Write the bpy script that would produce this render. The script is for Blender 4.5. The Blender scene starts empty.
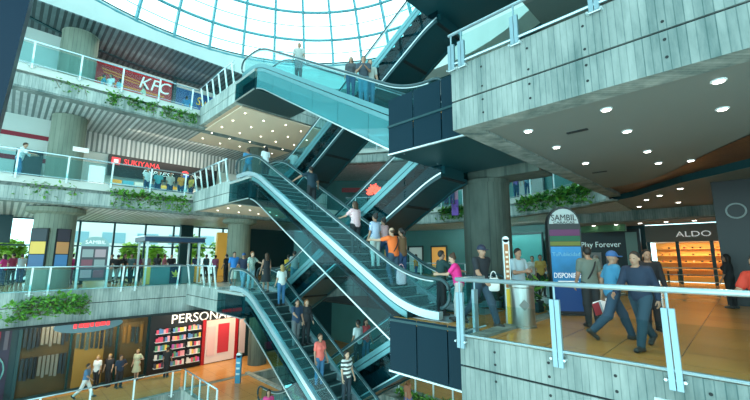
import bpy, math, random
import numpy as np
from mathutils import Vector
from mathutils.geometry import tessellate_polygon
random.seed(7)
SC = bpy.context.scene
COL = SC.collection
S2 = math.sqrt(.5)
PI = math.pi
D = math.radians
UH = Vector((-S2, S2, 0)); VH = Vector((S2, S2, 0)); ZH = Vector((0, 0, 1))
# The building is laid out on a grid turned 45 degrees to the camera: u runs along the escalators (away, left), v across them (away, right)
def W(u, v, z=0.): return Vector(((v-u)*S2, (u+v)*S2, z))
CENTRE = (13.7, 9.0)
L_1, L0, L1, L2, ROOF = -5.5, 0.0, 5.2, 10.4, 16.5

# ------------------------------------------------------------------ materials
MATS = {}
def nodes(m):
    m.use_nodes = True
    nt = m.node_tree
    return nt, nt.nodes['Principled BSDF']
def mat(name, col, rough=.6, metal=0., spec=.5, noise=0., nscale=6., emit=0., coat=0.):
    if name in MATS: return MATS[name]
    m = bpy.data.materials.new(name); nt, b = nodes(m)
    c = (*col, 1)
    b.inputs['Base Color'].default_value = c
    b.inputs['Roughness'].default_value = rough
    b.inputs['Metallic'].default_value = metal
    b.inputs['Specular IOR Level'].default_value = spec
    if coat: b.inputs['Coat Weight'].default_value = coat
    if emit:
        b.inputs['Emission Color'].default_value = c
        b.inputs['Emission Strength'].default_value = emit
    if noise:
        tc = nt.nodes.new('ShaderNodeTexCoord'); n = nt.nodes.new('ShaderNodeTexNoise')
        n.inputs['Scale'].default_value = nscale; n.inputs['Detail'].default_value = 5
        r = nt.nodes.new('ShaderNodeValToRGB')
        r.color_ramp.elements[0].position = .3; r.color_ramp.elements[1].position = .7
        r.color_ramp.elements[0].color = tuple(x*(1-noise) for x in col)+(1,)
        r.color_ramp.elements[1].color = tuple(min(1, x*(1+noise)) for x in col)+(1,)
        nt.links.new(tc.outputs['Object'], n.inputs['Vector'])
        nt.links.new(n.outputs['Fac'], r.inputs['Fac'])
        nt.links.new(r.outputs['Color'], b.inputs['Base Color'])
    MATS[name] = m
    return m
def math_node(nt, op, a, b=None):
    n = nt.nodes.new('ShaderNodeMath'); n.operation = op
    for i, x in enumerate((a, b)):
        if x is None: continue
        if isinstance(x, (int, float)): n.inputs[i].default_value = x
        else: nt.links.new(x, n.inputs[i])
    return n.outputs[0]
def boards(name, c0, c1, width=.16, rough=.8, stain=.5, axis='Y', bump=.3):
    """board-marked concrete: upright board lines with per-board tone and blotchy stains"""
    m = bpy.data.materials.new(name); nt, b = nodes(m)
    g = nt.nodes.new('ShaderNodeNewGeometry'); sp = nt.nodes.new('ShaderNodeSeparateXYZ')
    nt.links.new(g.outputs['Position'], sp.inputs[0])
    if axis == 'XY': q = math_node(nt, 'ADD', math_node(nt, 'MULTIPLY', sp.outputs['X'], .73), sp.outputs['Y'])
    elif axis == 'S':    # slats: a diagonal direction across a ceiling
        q = math_node(nt, 'ADD', math_node(nt, 'MULTIPLY', sp.outputs['X'], .707), math_node(nt, 'MULTIPLY', sp.outputs['Y'], .707))
    else: q = math_node(nt, 'MULTIPLY', sp.outputs['Y'], 1.414)
    q = math_node(nt, 'DIVIDE', q, width)
    fl = math_node(nt, 'FLOOR', q); fr = math_node(nt, 'FRACT', q)
    wn = nt.nodes.new('ShaderNodeTexWhiteNoise'); wn.noise_dimensions = '1D'
    nt.links.new(fl, wn.inputs['W'])
    line = math_node(nt, 'LESS_THAN', fr, .13 if axis != 'S' else .45)
    mp = nt.nodes.new('ShaderNodeMapping'); mp.inputs['Scale'].default_value = (2.2, 2.2, .5)
    nz = nt.nodes.new('ShaderNodeTexNoise'); nz.inputs['Scale'].default_value = 1.0; nz.inputs['Detail'].default_value = 6
    nz.inputs['Roughness'].default_value = .65
    nt.links.new(g.outputs['Position'], mp.inputs[0]); nt.links.new(mp.outputs[0], nz.inputs['Vector'])
    st = math_node(nt, 'MULTIPLY', math_node(nt, 'SUBTRACT', nz.outputs['Fac'], .5), 2.6*stain)
    t = math_node(nt, 'ADD', math_node(nt, 'ADD', math_node(nt, 'MULTIPLY', wn.outputs['Value'], .22), .45), st)
    t = math_node(nt, 'SUBTRACT', t, math_node(nt, 'MULTIPLY', line, .32 if axis != 'S' else .8))
    mx = nt.nodes.new('ShaderNodeMix'); mx.data_type = 'RGBA'; mx.clamp_factor = True
    nt.links.new(t, mx.inputs['Factor'])
    mx.inputs['A'].default_value = (*c0, 1); mx.inputs['B'].default_value = (*c1, 1)
    nt.links.new(mx.outputs['Result'], b.inputs['Base Color'])
    b.inputs['Roughness'].default_value = rough
    bp = nt.nodes.new('ShaderNodeBump'); bp.inputs['Strength'].default_value = bump; bp.inputs['Distance'].default_value = .01
    nt.links.new(t, bp.inputs['Height']); nt.links.new(bp.outputs[0], b.inputs['Normal'])
    MATS[name] = m
    return m
def glass(name, tint, refl=.25, rough=.03, body=0., bodycol=(0, 0, 0)):
    """thin pane: tinted see-through, fresnel reflection, optional milky body colour"""
    m = bpy.data.materials.new(name); m.use_nodes = True
    nt = m.node_tree; nt.nodes.clear()
    out = nt.nodes.new('ShaderNodeOutputMaterial')
    tr = nt.nodes.new('ShaderNodeBsdfTransparent'); tr.inputs[0].default_value = (*tint, 1)
    gl = nt.nodes.new('ShaderNodeBsdfGlossy'); gl.inputs['Roughness'].default_value = rough
    gl.inputs['Color'].default_value = (.85, .97, 1, 1)
    lw = nt.nodes.new('ShaderNodeLayerWeight'); lw.inputs['Blend'].default_value = refl
    last = tr
    if body:
        df = nt.nodes.new('ShaderNodeBsdfDiffuse'); df.inputs[0].default_value = (*bodycol, 1)
        mb = nt.nodes.new('ShaderNodeMixShader'); mb.inputs[0].default_value = body
        nt.links.new(tr.outputs[0], mb.inputs[1]); nt.links.new(df.outputs[0], mb.inputs[2]); last = mb
    mx = nt.nodes.new('ShaderNodeMixShader')
    ge = nt.nodes.new('ShaderNodeNewGeometry')
    fac = math_node(nt, 'MULTIPLY', lw.outputs['Fresnel'], math_node(nt, 'SUBTRACT', 1., ge.outputs['Backfacing']))
    nt.links.new(fac, mx.inputs[0]); nt.links.new(last.outputs[0], mx.inputs[1]); nt.links.new(gl.outputs[0], mx.inputs[2])
    nt.links.new(mx.outputs[0], out.inputs[0])
    MATS[name] = m
    return m
CONC = boards('board_concrete', (.06, .11, .108), (.31, .355, .335), .10, .85, .9)
CONC_P = boards('pale_board_concrete', (.12, .18, .17), (.50, .55, .52), .12, .85, .8)
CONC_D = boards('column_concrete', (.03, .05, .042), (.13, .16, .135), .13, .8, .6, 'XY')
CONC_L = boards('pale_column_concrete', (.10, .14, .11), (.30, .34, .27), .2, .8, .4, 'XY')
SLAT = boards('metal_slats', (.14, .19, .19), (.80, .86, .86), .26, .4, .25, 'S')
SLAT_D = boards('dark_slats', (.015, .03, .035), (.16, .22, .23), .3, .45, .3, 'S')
WOOD = boards('wood_slats', (.05, .022, .009), (.34, .15, .05), .14, .45, .4, 'S')
G_RAIL = glass('railing_glass', (.74, .92, .93), .16, body=.02, bodycol=(.2, .6, .65))
G_CLEAR = glass('clear_glass', (.86, .93, .92), .07)
G_SIDE = glass('cladding_glass', (.34, .68, .72), .22, .015)
G_SHEEN = glass('sheen_cladding_glass', (.34, .68, .72), .25, .015, .35, (.14, .46, .50))  # top escalator's bright teal reflection put into a diffuse body colour
G_NAVY = mat('navy_glass', (.003, .022, .036), .45, spec=.12)
G_SHOP = glass('shop_glass', (.62, .8, .8), .2)
G_SKY = glass('skylight_glass', (.9, .985, 1.), .06)
STEEL = mat('pale_steel', (.62, .72, .74), .28, .75)
WHITE = mat('white_metal', (.72, .82, .84), .4)
BLADE = mat('blade_metal', (.24, .36, .41), .3, .3)
DECK = mat('deck_metal', (.50, .66, .72), .25, .6)
DECK_D = mat('teal_deck_metal', (.12, .30, .33), .3, .4)
RUBBER = mat('handrail_rubber', (.02, .06, .07), .3)
STEPM = mat('step_metal', (.018, .05, .055), .5, .2)
NOSE = mat('step_edge', (.22, .34, .34), .5, .2)
DARKP = mat('dark_cladding', (.008, .05, .060), .35, spec=.4)
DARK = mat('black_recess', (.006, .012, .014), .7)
SOFF = mat('grey_soffit', (.16, .19, .18), .7)
SOFF_W = mat('cream_soffit', (.85, .66, .50), .7)
PLAS = mat('pale_plaster', (.60, .68, .65), .75, noise=.06, nscale=.6)
TEALW = mat('teal_wall', (.05, .20, .20), .6, noise=.1, nscale=.5)
RIB = mat('skylight_steel', (.10, .33, .38), .45, .2)
SOIL = mat('soil', (.03, .022, .015), .95)
LAMP = mat('lamp_glow', (1, .86, .66), emit=9.)
LAMPW = mat('lamp_glow_white', (1, .95, .85), emit=12.)

def floor_mat():
    m = bpy.data.materials.new('tan_polished_tile'); nt, b = nodes(m)
    g = nt.nodes.new('ShaderNodeNewGeometry'); br = nt.nodes.new('ShaderNodeTexBrick')
    br.offset = 0; br.inputs['Scale'].default_value = 1.; br.inputs['Brick Width'].default_value = .9; br.inputs['Row Height'].default_value = .9
    br.inputs['Mortar Size'].default_value = .008
    br.inputs['Color1'].default_value = (.60, .31, .09, 1); br.inputs['Color2'].default_value = (.54, .27, .075, 1); br.inputs['Mortar'].default_value = (.25, .12, .04, 1)
    mp = nt.nodes.new('ShaderNodeMapping'); mp.inputs['Rotation'].default_value = (0, 0, D(45))
    nt.links.new(g.outputs['Position'], mp.inputs[0]); nt.links.new(mp.outputs[0], br.inputs['Vector'])
    nt.links.new(br.outputs['Color'], b.inputs['Base Color'])
    b.inputs['Roughness'].default_value = .2
    MATS['floor'] = m
    return m
FLOORM = floor_mat()
FLOORL = mat('pale_tile', (.55, .58, .54), .25, noise=.08, nscale=.8)

# ------------------------------------------------------------------ mesh building
OFF = {}
def base_of(vs):
    a = np.array([tuple(v) for v in vs]); lo = a.min(0); hi = a.max(0)
    return Vector(((lo[0]+hi[0])/2, (lo[1]+hi[1])/2, lo[2]))
class MB:
    def __init__(s): s.v = []; s.f = []
    def add(s, vs, fs):
        o = len(s.v); s.v += [Vector(x) for x in vs]; s.f += [tuple(i+o for i in f) for f in fs]; return s
    def hexa(s, p):   # 8 points: bottom loop, top loop
        return s.add(p, [(3, 2, 1, 0), (4, 5, 6, 7), (0, 1, 5, 4), (1, 2, 6, 5), (2, 3, 7, 6), (3, 0, 4, 7)])
    def box(s, u0, u1, v0, v1, z0, z1):
        q = [(u0, v0), (u0, v1), (u1, v1), (u1, v0)]
        return s.hexa([W(a, b, z0) for a, b in q]+[W(a, b, z1) for a, b in q])
    def obox(s, c, ax, ay, az):   # centre and three half-axis vectors
        c = Vector(c); p = []
        for k in (-1, 1):
            for i, j in ((-1, -1), (1, -1), (1, 1), (-1, 1)): p.append(c+ax*i+ay*j+az*k)
        return s.hexa(p)
    def prism(s, poly, z0, z1):   # poly in (u, v)
        n = len(poly); P = [W(a, b, z0) for a, b in poly]+[W(a, b, z1) for a, b in poly]
        tri = tessellate_polygon([[Vector((a, b, 0)) for a, b in poly]])
        area = sum(poly[i][0]*poly[(i+1) % n][1]-poly[(i+1) % n][0]*poly[i][1] for i in range(n))
        fs = []
        for t in tri:
            a = sum(poly[t[i]][0]*poly[t[(i+1) % 3]][1]-poly[t[(i+1) % 3]][0]*poly[t[i]][1] for i in range(3))
            t = t if a > 0 else t[::-1]
            # (u, v) is a left-handed frame seen from above
            fs.append(tuple(t)); fs.append(tuple(i+n for i in t[::-1]))
        for i in range(n):
            j = (i+1) % n
            fs.append((i, i+n, j+n, j) if area > 0 else (i, j, j+n, i+n))
        return s.add(P, fs)
    def strip(s, path, t, z0, z1, off=0.):   # upright band along an open (u, v) path, thickness t to the left of travel
        n = len(path); A = offset(path, off); B = offset(path, off+t)
        P = []
        for i in range(n): P += [W(*A[i], z0), W(*B[i], z0), W(*B[i], z1), W(*A[i], z1)]
        fs = [(0, 1, 2, 3), (4*n-1, 4*n-2, 4*n-3, 4*n-4)]
        for i in range(n-1):
            a = 4*i; b = a+4
            for k in range(4): fs.append((a+k, b+k, b+(k+1) % 4, a+(k+1) % 4))
        return s.add(P, fs)
    def tube(s, pts, r, n=8, cap=True):
        pts = [Vector(p) for p in pts]; m = len(pts); P = []
        for i, p in enumerate(pts):
            t = (pts[min(i+1, m-1)]-pts[max(i-1, 0)]).normalized()
            a = t.cross(ZH if abs(t.z) < .95 else UH).normalized(); b = t.cross(a)
            rr = r[i] if isinstance(r, (list, tuple)) else r
            for k in range(n): P.append(p+(a*math.cos(2*PI*k/n)+b*math.sin(2*PI*k/n))*rr)
        fs = [(i*n+k, i*n+(k+1) % n, (i+1)*n+(k+1) % n, (i+1)*n+k) for i in range(m-1) for k in range(n)]
        if cap: fs += [tuple(range(n))[::-1], tuple(range((m-1)*n, m*n))]
        return s.add(P, fs)
    def lathe(s, c, prof, n=24):   # prof: (radius, z)
        P = []; m = len(prof); c = Vector(c)
        for r, z in prof:
            for k in range(n): P.append(c+Vector((r*math.cos(2*PI*k/n), r*math.sin(2*PI*k/n), z)))
        fs = [(i*n+k, i*n+(k+1) % n, (i+1)*n+(k+1) % n, (i+1)*n+k) for i in range(m-1) for k in range(n)]
        fs += [tuple(range(n))[::-1], tuple(range((m-1)*n, m*n))]
        return s.add(P, fs)
    def sweep(s, us, zf, v0, v1, zb, zt):   # band following an escalator's slope
        P = []; n = len(us)
        for u in us:
            z = zf(u); P += [W(u, v0, z+zb), W(u, v1, z+zb), W(u, v1, z+zt), W(u, v0, z+zt)]
        fs = [(0, 1, 2, 3), (4*n-1, 4*n-2, 4*n-3, 4*n-4)]
        for i in range(n-1):
            a = 4*i; b = a+4
            for k in range(4): fs.append((a+k, b+k, b+(k+1) % 4, a+(k+1) % 4))
        return s.add(P, fs)
    def build(s, name, m, parent=None, smooth=False, label=None):
        o0 = OFF[parent.name] if parent is not None else base_of(s.v)
        me = bpy.data.meshes.new(name)
        me.from_pydata([v-o0 for v in s.v], [], s.f)
        me.update()
        me.materials.append(m)
        if smooth: me.polygons.foreach_set('use_smooth', [True]*len(me.polygons))
        o = bpy.data.objects.new(name, me); COL.objects.link(o)
        if parent is not None: o.parent = parent
        else: o.location = o0
        OFF[o.name] = o0
        if label: o['label'] = label
        return o
def offset(path, d):
    if not d: return list(path)
    n = len(path); out = []
    for i in range(n):
        def nrm(a, b):
            x, y = b[0]-a[0], b[1]-a[1]; l = math.hypot(x, y) or 1; return (-y/l, x/l)
        if i == 0: k = nrm(path[0], path[1]); sc = 1
        elif i == n-1: k = nrm(path[-2], path[-1]); sc = 1
        else:
            a = nrm(path[i-1], path[i]); b = nrm(path[i], path[i+1])
            k = (a[0]+b[0], a[1]+b[1]); l = math.hypot(*k) or 1; k = (k[0]/l, k[1]/l)
            sc = 1/max(.3, k[0]*a[0]+k[1]*a[1])
        out.append((path[i][0]+k[0]*d*sc, path[i][1]+k[1]*d*sc))
    return out
def tag(o, label, cat, group=None):
    o['label'] = label; o['category'] = cat
    if group: o['group'] = group
    return o
def struct(o, label=None):
    o['kind'] = 'structure'
    if label: o['label'] = label
    return o
def thing(name, loc, label, cat, group=None):
    o = bpy.data.objects.new(name, None); COL.objects.link(o); o.location = loc; o.empty_display_size = .2
    OFF[o.name] = Vector(loc)
    return tag(o, label, cat, group)
def sobj(name, loc):
    o = bpy.data.objects.new(name, None); COL.objects.link(o); o.location = loc; OFF[o.name] = Vector(loc); o['kind'] = 'structure'
    return o
def text(body, at, xdir, size, m, parent, ext=.015, align='CENTER', name='lettering', shear=0., width=None, normal=None):
    c = bpy.data.curves.new('t', 'FONT'); c.body = body; c.size = size; c.extrude = ext; c.align_x = align; c.align_y = 'CENTER'; c.shear = shear
    c.resolution_u = 3
    o = bpy.data.objects.new('t', c); COL.objects.link(o)
    me = bpy.data.meshes.new_from_object(o)
    vs = [v.co.copy() for v in me.vertices]; fs = [tuple(p.vertices) for p in me.polygons]
    bpy.data.objects.remove(o); bpy.data.curves.remove(c); bpy.data.meshes.remove(me)
    if not vs: return None
    k = 1.
    if width:
        w = max(v.x for v in vs)-min(v.x for v in vs); k = width/w
    nd = xdir.cross(ZH)
    return MB().add([Vector(at)+xdir*v.x*k+ZH*v.y+nd*v.z for v in vs], fs).build(name, m, parent)
# ------------------------------------------------------------------ plan
def arc(r, a0, a1, n): return [(CENTRE[0]+r*math.cos(D(a0+(a1-a0)*i/n)), CENTRE[1]+r*math.sin(D(a0+(a1-a0)*i/n))) for i in range(n+1)]
EDGE = [(22.6, -4.5), (22.6, 2.), (22.6, 8.)]+arc(13.6, 49, 134.5, 18)+[(4.05, 12.), (4.05, 6.35), (-9., 6.35)]
EDGE_L = EDGE[:3]+[arc(13.6, 49, 134.5, 18)[0]]              # straight left side
EDGE_F = arc(13.6, 49, 134.5, 18)+[(4.05, 17.)]               # far arc
EDGE_B = [(22.1, -4.5), (22.1, 16.), (9., 16.), (4.05, 16.), (4.05, 6.35), (-9., 6.35)]   # basement opening
WALLU = 28.3
OUTER = [(33., -4.5), (33., 19.)]+arc(21.6, 38, 104, 12)+[(7., 30.), (-9., 30.)]
def slab(edge): return offset(edge, -.05)+OUTER[::-1]

def level(name, z, edge, fm, t=.35):
    struct(MB().prism(slab(edge), z-t, z).build(name, fm))
level('floor', L0, EDGE, FLOORM)
level('floor', L1, EDGE, FLOORL)
level('floor', L2, EDGE, FLOORL)
level('floor', L_1, EDGE_B, FLOORM)
struct(MB().prism([(-9, -4.5), (33, -4.5), (33, 30), (-9, 30)], -11.3, -11.).build('floor', FLOORM))

# ceilings under the walkways
def ceil(poly, z, m, name='ceiling'): return struct(MB().prism(poly, z, z+.06).build(name, m))
def ringceil(z, m, off=-.3):
    e = EDGE[:3]+arc(13.6, 49, 134.5, 18)
    e = offset(e, off)
    return ceil(e+[(4.5, 30.)]+OUTER[::-1][1:], z, m)
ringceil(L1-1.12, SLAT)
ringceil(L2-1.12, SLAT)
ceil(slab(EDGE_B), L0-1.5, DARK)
# walkway ceiling under the roof ring
e = offset(EDGE[:3]+arc(13.6, 49, 134.5, 18), -1.2)
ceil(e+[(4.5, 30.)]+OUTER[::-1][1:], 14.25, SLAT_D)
# right-hand soffit of the first gallery: plaster, then a curved wood recess, then lower plaster
curve = [(4.05, 16.3), (3.0, 16.2), (2.0, 15.5), (1.2, 14.2), (.4, 12.6), (-.4, 11.2), (-1.6, 9.9), (-3., 9.)]
ceil([(3.62, 6.80)]+[(3.62, 16.25)]+curve[1:]+[(-3., 6.80)], L1-1.0, SOFF)
pass
curve2 = [(4.05, 19.4), (3.1, 18.6), (2.4, 17.7), (1.3, 16.2), (-.2, 14.8), (-1.8, 13.5), (-4., 12.4)]
ceil(curve+curve2[::-1], L1-.90, WOOD)
ceil(curve2+[(-4., 24.2), (4.05, 24.2)], L1-1.12, SOFF)
struct(MB().strip(curve2, .05, L1-1.14, L1-.85).build('trim_1', DARKP))
struct(MB().strip(curve, .05, L1-1.0, L1-.85).build('trim_2', DARKP))
# down-stand beam and lower ceiling in front of the right-hand shops
struct(MB().box(-9, 8, 24.2, 24.6, 3.55, 4.9).build('trim_3', CONC))
ceil([(-9, 24.6), (8, 24.6), (8, 28), (-9, 28)], 3.5, SOFF)
ceil([(4.05, 6.45), (4.05, 19), (4.5, 30), (-9, 30), (-9, 6.45)], L2-1.1, SOFF)

# fascias: two lifts of board-marked concrete with a dark shadow gap between them
def fascia(name, path, z0, zc, z1, t=.3, m=CONC, holes=(), lab=None, gap=.035):
    r = sobj(name, W(path[0][0], path[0][1], z0))
    if lab: r['label'] = lab
    MB().strip(path, -t, z0, zc-gap).build('lower_lift', m, r)
    MB().strip(path, -t, zc, z1).build('upper_lift', m, r)
    MB().strip(path, -t+.05, zc-gap-.05, zc+.05, off=-.04).build('shadow_gap', DARK, r)
    if holes:
        mb = MB()
        for (u, v, z, nu, nv) in holes:
            c = W(u, v, z); n = W(nu, nv, 0)
            mb.tube([c-n*.01, c+n*.008], .022, 8)
        mb.build('tie_hole', DARK, r)['kind'] = 'stuff'
    return r
RF = [(4.05, 18.6), (4.05, 6.35), (-9., 6.35)]
def holes(z1, zc, z0):
    h = []
    for i in range(9):
        u = 3.35-.95*i
        for z in (z1-.22, zc+.12, zc-.16, z0+.2): h.append((u+.03*(i % 3), 6.35, z, 0, -1))
    return h
fascia('trim_4', RF, L0-1.7, L0-.45, L0+.05, holes=holes(L0+.1, L0-.45, L0-1.6))
fascia('trim_5', RF, L1-1.05, L1-.42, L1+.33, t=.46, holes=holes(L1+.33, L1-.42, L1-1.05))
fascia('trim_6', RF, L2-1.05, L2-.42, L2+.33)
fascia('trim_7', EDGE_L+EDGE_F[1:-1], L0-1.5, L0-.62, L0+.02, m=CONC_P)
for nm, z in (('trim_8', L1), ('trim_9', L2)):
    p = EDGE_L+EDGE_F[1:-1]
    r = sobj(nm, W(*p[0], z-1.1))
    MB().strip(p, -.25, z-.62, z+.02, off=-.28).build('upper_band', CONC_P, r)
    MB().strip(p, -.14, z-1.15, z-.52).build('planter_lip', CONC_P, r)
    MB().strip(p, -.62, z-1.19, z-1.10, off=.03).build('planter_base', CONC, r)
fascia('trim_10', EDGE_B[:4], L_1-1.2, L_1-.5, L_1+.02)
# first-floor pipe handrail stub fixed to the right-hand fascia
o = MB().tube([W(1.05, 6.18, -.27), W(-4, 6.18, -.27)], .028).build('pipe_rail', WHITE, smooth=True)
tag(o, 'short pale pipe rail low on the front of the right concrete edge', 'rail')

# ------------------------------------------------------------------ walls
def wall(name, path, z0, z1, m, t=.2): return struct(MB().strip(path, -t, z0, z1).build(name, m))
farp = arc(21., 38, 104, 12)
farp = [(WALLU, 20.2)]+farp+[(7.5, 28.6)]
wall('wall_left', [(27.4, -4.5), (27.4, 2.6), (WALLU, 2.6), (WALLU, 20.2)], L1, L2-1.1, PLAS)
wall('wall_left', [(27.0, -4.5), (27.0, 2.2), (WALLU, 2.2), (WALLU, 20.2)], L2, 14.25, PLAS)
wall('wall_left', [(26.4, -4.5), (26.4, 22.)], L_1, L0-1.5, DARKP)
wall('wall_far', farp, L1, L2-1.1, TEALW)
wall('wall_far', farp, L2, 14., PLAS)
wall('wall_far', farp, L0, L1-1.1, TEALW)
struct(MB().box(32.1, 32.4, 19.24, 24., L0-.3, L1-1.1).build('wall_far', TEALW))
wall('wall_far', [(26.4, 21.), (-9, 21.)], L_1, L0-1.5, TEALW)
wall('wall_right', [(7.5, 28.6), (4.4, 28.6)], L0, L1-1., DARKP)
wall('wall_right', [(-.4, 28.6), (-9, 28.6)], L0, L1-1., DARKP)
wall('wall_right', [(7.5, 28.6), (-9, 28.6)], L1, 14., PLAS)
wall('wall_right', [(-9, 29), (-9, 6.35)], L0, 14., PLAS)

# roof ring: plaster lip, white soffit, deep band, then the skylight
RC = (13.0, 6.7)
def rarc(r, n=64): return [(RC[0]+r*math.cos(2*PI*i/n), RC[1]+r*math.sin(2*PI*i/n)) for i in range(n+1)]
r = sobj('trim_11', W(*RC, 14.2))
def rband(r0, r1, z0, z1, m, nm):
    P = []; n = 72
    for i in range(n):
        a = 2*PI*i/n
        for rr, z in ((r0, z0), (r1, z0), (r1, z1), (r0, z1)): P.append(W(RC[0]+rr*math.cos(a), RC[1]+rr*math.sin(a), z))
    fs = []
    for i in range(n):
        a = 4*i; b = 4*((i+1) % n)
        for k in range(4): fs.append((a+k, b+k, b+(k+1) % 4, a+(k+1) % 4))
    return MB().add(P, fs).build(nm, m, r, smooth=False)
rband(13.15, 14.7, 14.45, 14.65, PLAS, 'soffit_lip')
rband(13.15, 13.45, 14.65, 16.6, PLAS, 'ring_beam')
rband(14.5, 14.7, 14.2, 14.5, DARKP, 'back_band')
rband(13.3, 27., 16.6, 16.8, DARKP, 'roof_deck')
struct(MB().box(WALLU-.12, WALLU-.03, 2.3, 14., L1+2.88, L2-1.12).build('trim_24', SLAT))

# skylight: shallow dome of glass panes on radial ribs and rings
sk = sobj('ceiling_skylight', W(*RC, ROOF)); sk['label'] = 'round glass skylight with curved steel ribs over the atrium'
RISE = 9.5; RB = 13.4; RS = (RB*RB+RISE*RISE)/(2*RISE); ZC = ROOF+RISE-RS; TMAX = math.asin(RB/RS)
def dp(t, a, dr=0.): return W(RC[0]+(RS+dr)*math.sin(t)*math.cos(a), RC[1]+(RS+dr)*math.sin(t)*math.sin(a), ZC+(RS+dr)*math.cos(t))
NR = 36; NT = 9
TT = [TMAX*(1-i/NT) for i in range(NT)]+[.025]
P = []; fs = []
for t in TT:
    for k in range(NR): P.append(dp(t, 2*PI*k/NR))
for i in range(NT):
    for k in range(NR): fs.append((i*NR+k, i*NR+(k+1) % NR, (i+1)*NR+(k+1) % NR, (i+1)*NR+k))
fs.append(tuple(range(NT*NR, (NT+1)*NR)))
MB().add(P, fs).build('glazing', G_SKY, sk)
for k in range(NR):
    a = 2*PI*k/NR
    pts = [(TMAX*(1-i/16)) for i in range(16 if k % 2 == 0 else 13)]
    n1 = Vector(W(-math.sin(a), math.cos(a), 0)); mb = MB(); w = .10
    P = []
    for t in pts: P += [dp(t, a, -.06)-n1*w, dp(t, a, -.06)+n1*w, dp(t, a, -.30)+n1*w*.55, dp(t, a, -.30)-n1*w*.55]
    f = [(4*i+q, 4*i+(q+1) % 4, 4*i+4+(q+1) % 4, 4*i+4+q) for i in range(len(pts)-1) for q in range(4)]
    mb.add(P, f).build('rib', RIB, sk)
for i, t in enumerate(TT[:-1]):
    pts = [dp(t, 2*PI*k/88, -.12) for k in range(89)]
    MB().tube(pts, .10 if i else .18, 6).build('ring', RIB, sk)
    if i < NT-2:
        t2 = t-TMAX/NT/2
        MB().tube([dp(t2, 2*PI*k/88, -.1) for k in range(89)], .035, 5).build('glazing_bar', RIB, sk)

# ------------------------------------------------------------------ landings
def lblock(nm, z, u0, v1, soff):
    p = [(22.55, 7.55), (u0+.05, 7.55), (u0+.05, v1-.05), (22.55, v1-.05)]
    struct(MB().prism(p, z-.3, z).build('floor', FLOORM if z < 0 else FLOORL))
    fascia(nm, [(22.5, 7.5), (u0, 7.5), (u0, v1), (22.5, v1)], z-1.05, z-.5, z+.10, t=.25, m=CONC_P)
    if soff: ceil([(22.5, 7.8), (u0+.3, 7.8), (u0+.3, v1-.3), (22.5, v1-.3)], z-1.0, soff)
lblock('trim_12', L1, 17.6, 13.5, SOFF_W)
lblock('trim_13', L2, 17.6, 14.5, SOFF_W)
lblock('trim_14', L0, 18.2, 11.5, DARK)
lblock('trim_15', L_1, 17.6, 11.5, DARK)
# light soffits either side of the landing, in the ring
ceil([(22.65, 4.6), (29.8, 4.6), (29.8, 16), (22.65, 16)], L2-1.16, SLAT)
ceil([(17.65, 7.9), (25.5, 7.9), (25.5, 14.2), (17.65, 14.2)], L2-1.18, SOFF_W)
def platform(z, u0, u1, v0, v1, left):
    t = thing('landing_platform', W((u0+u1)/2, (v0+v1)/2, z-1.05),
              {('r', 0): 'dark glass-clad landing at the foot of the middle escalator, left of the right concrete edge',
               ('r', 1): 'dark glass-clad landing hung off the corner of the upper right concrete gallery',
               ('r', 2): 'dark glass-clad landing of the topmost gallery at upper right',
               ('r', -1): 'dark glass-clad landing on the lowest level under the right gallery',
               ('l', 0): 'teal glass landing at the head of the lower escalator, left middle level',
               ('l', 1): 'teal glass landing at the head of the middle escalator beside its concrete block',
               ('l', 2): 'teal glass landing with dark underside at the head of the top escalator',
               ('l', -1): 'teal glass landing at the foot of the lowest crossing escalator'}[('l' if left else 'r', round(z/5.2))], 'landing', 'escalator landings')
    MB().box(u0, u1, v0, v1, z-.12, z).build('landing_floor', FLOORL if left else FLOORM, t)
    zb = 1.05 if left else (1.3 if z < 1 else .85)
    hi = .75 if z > 1 else .02
    MB().box(u0, u1, v0, v1, z-zb, z-zb+.08).build('underside', DARKP, t)
    g = G_SIDE if left else G_NAVY
    n = 1 if left else 3
    for k in range(n):
        a = u0+(u1-u0)*k/n; b = u0+(u1-u0)*(k+1)/n
        MB().box(a+.015, b-.015, v0-.02, v0, z-zb+.03, z-.14 if left else z+hi).build('side_panel', g, t)
    MB().box(u0+.02, u1-.02, v1, v1+.02, z-zb+.03, z-.14).build('side_panel', g, t)
    uu = u0 if left else u1
    MB().box(u0-.01, u1+.01, v0-.05, v0+.02, z-.08, z-.02).build('edge_trim', STEEL if left else DARKP, t)
    MB().box(u0-.01, u1+.01, v0-.04, v0+.02, z-zb-.02, z-zb+.02).build('edge_trim', STEEL, t)
    # inner dark core so that the clad box is not see-through
    MB().box(u0+.05, u1-.05, v0+.35, v1-.3, z-zb+.1, z-.12).build('core', DARKP, t)
for z in (L0, L1, L2): platform(z, 4.08, 6.75, 7.3, 10.75, False)
for z in (L0, L1, L2): platform(z, 15.5, 18.15 if z == L0 else 17.55, 7.5, 10.7, True)
# heavier glass screens on the upper right landing
for k in range(2):
    pass
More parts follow.
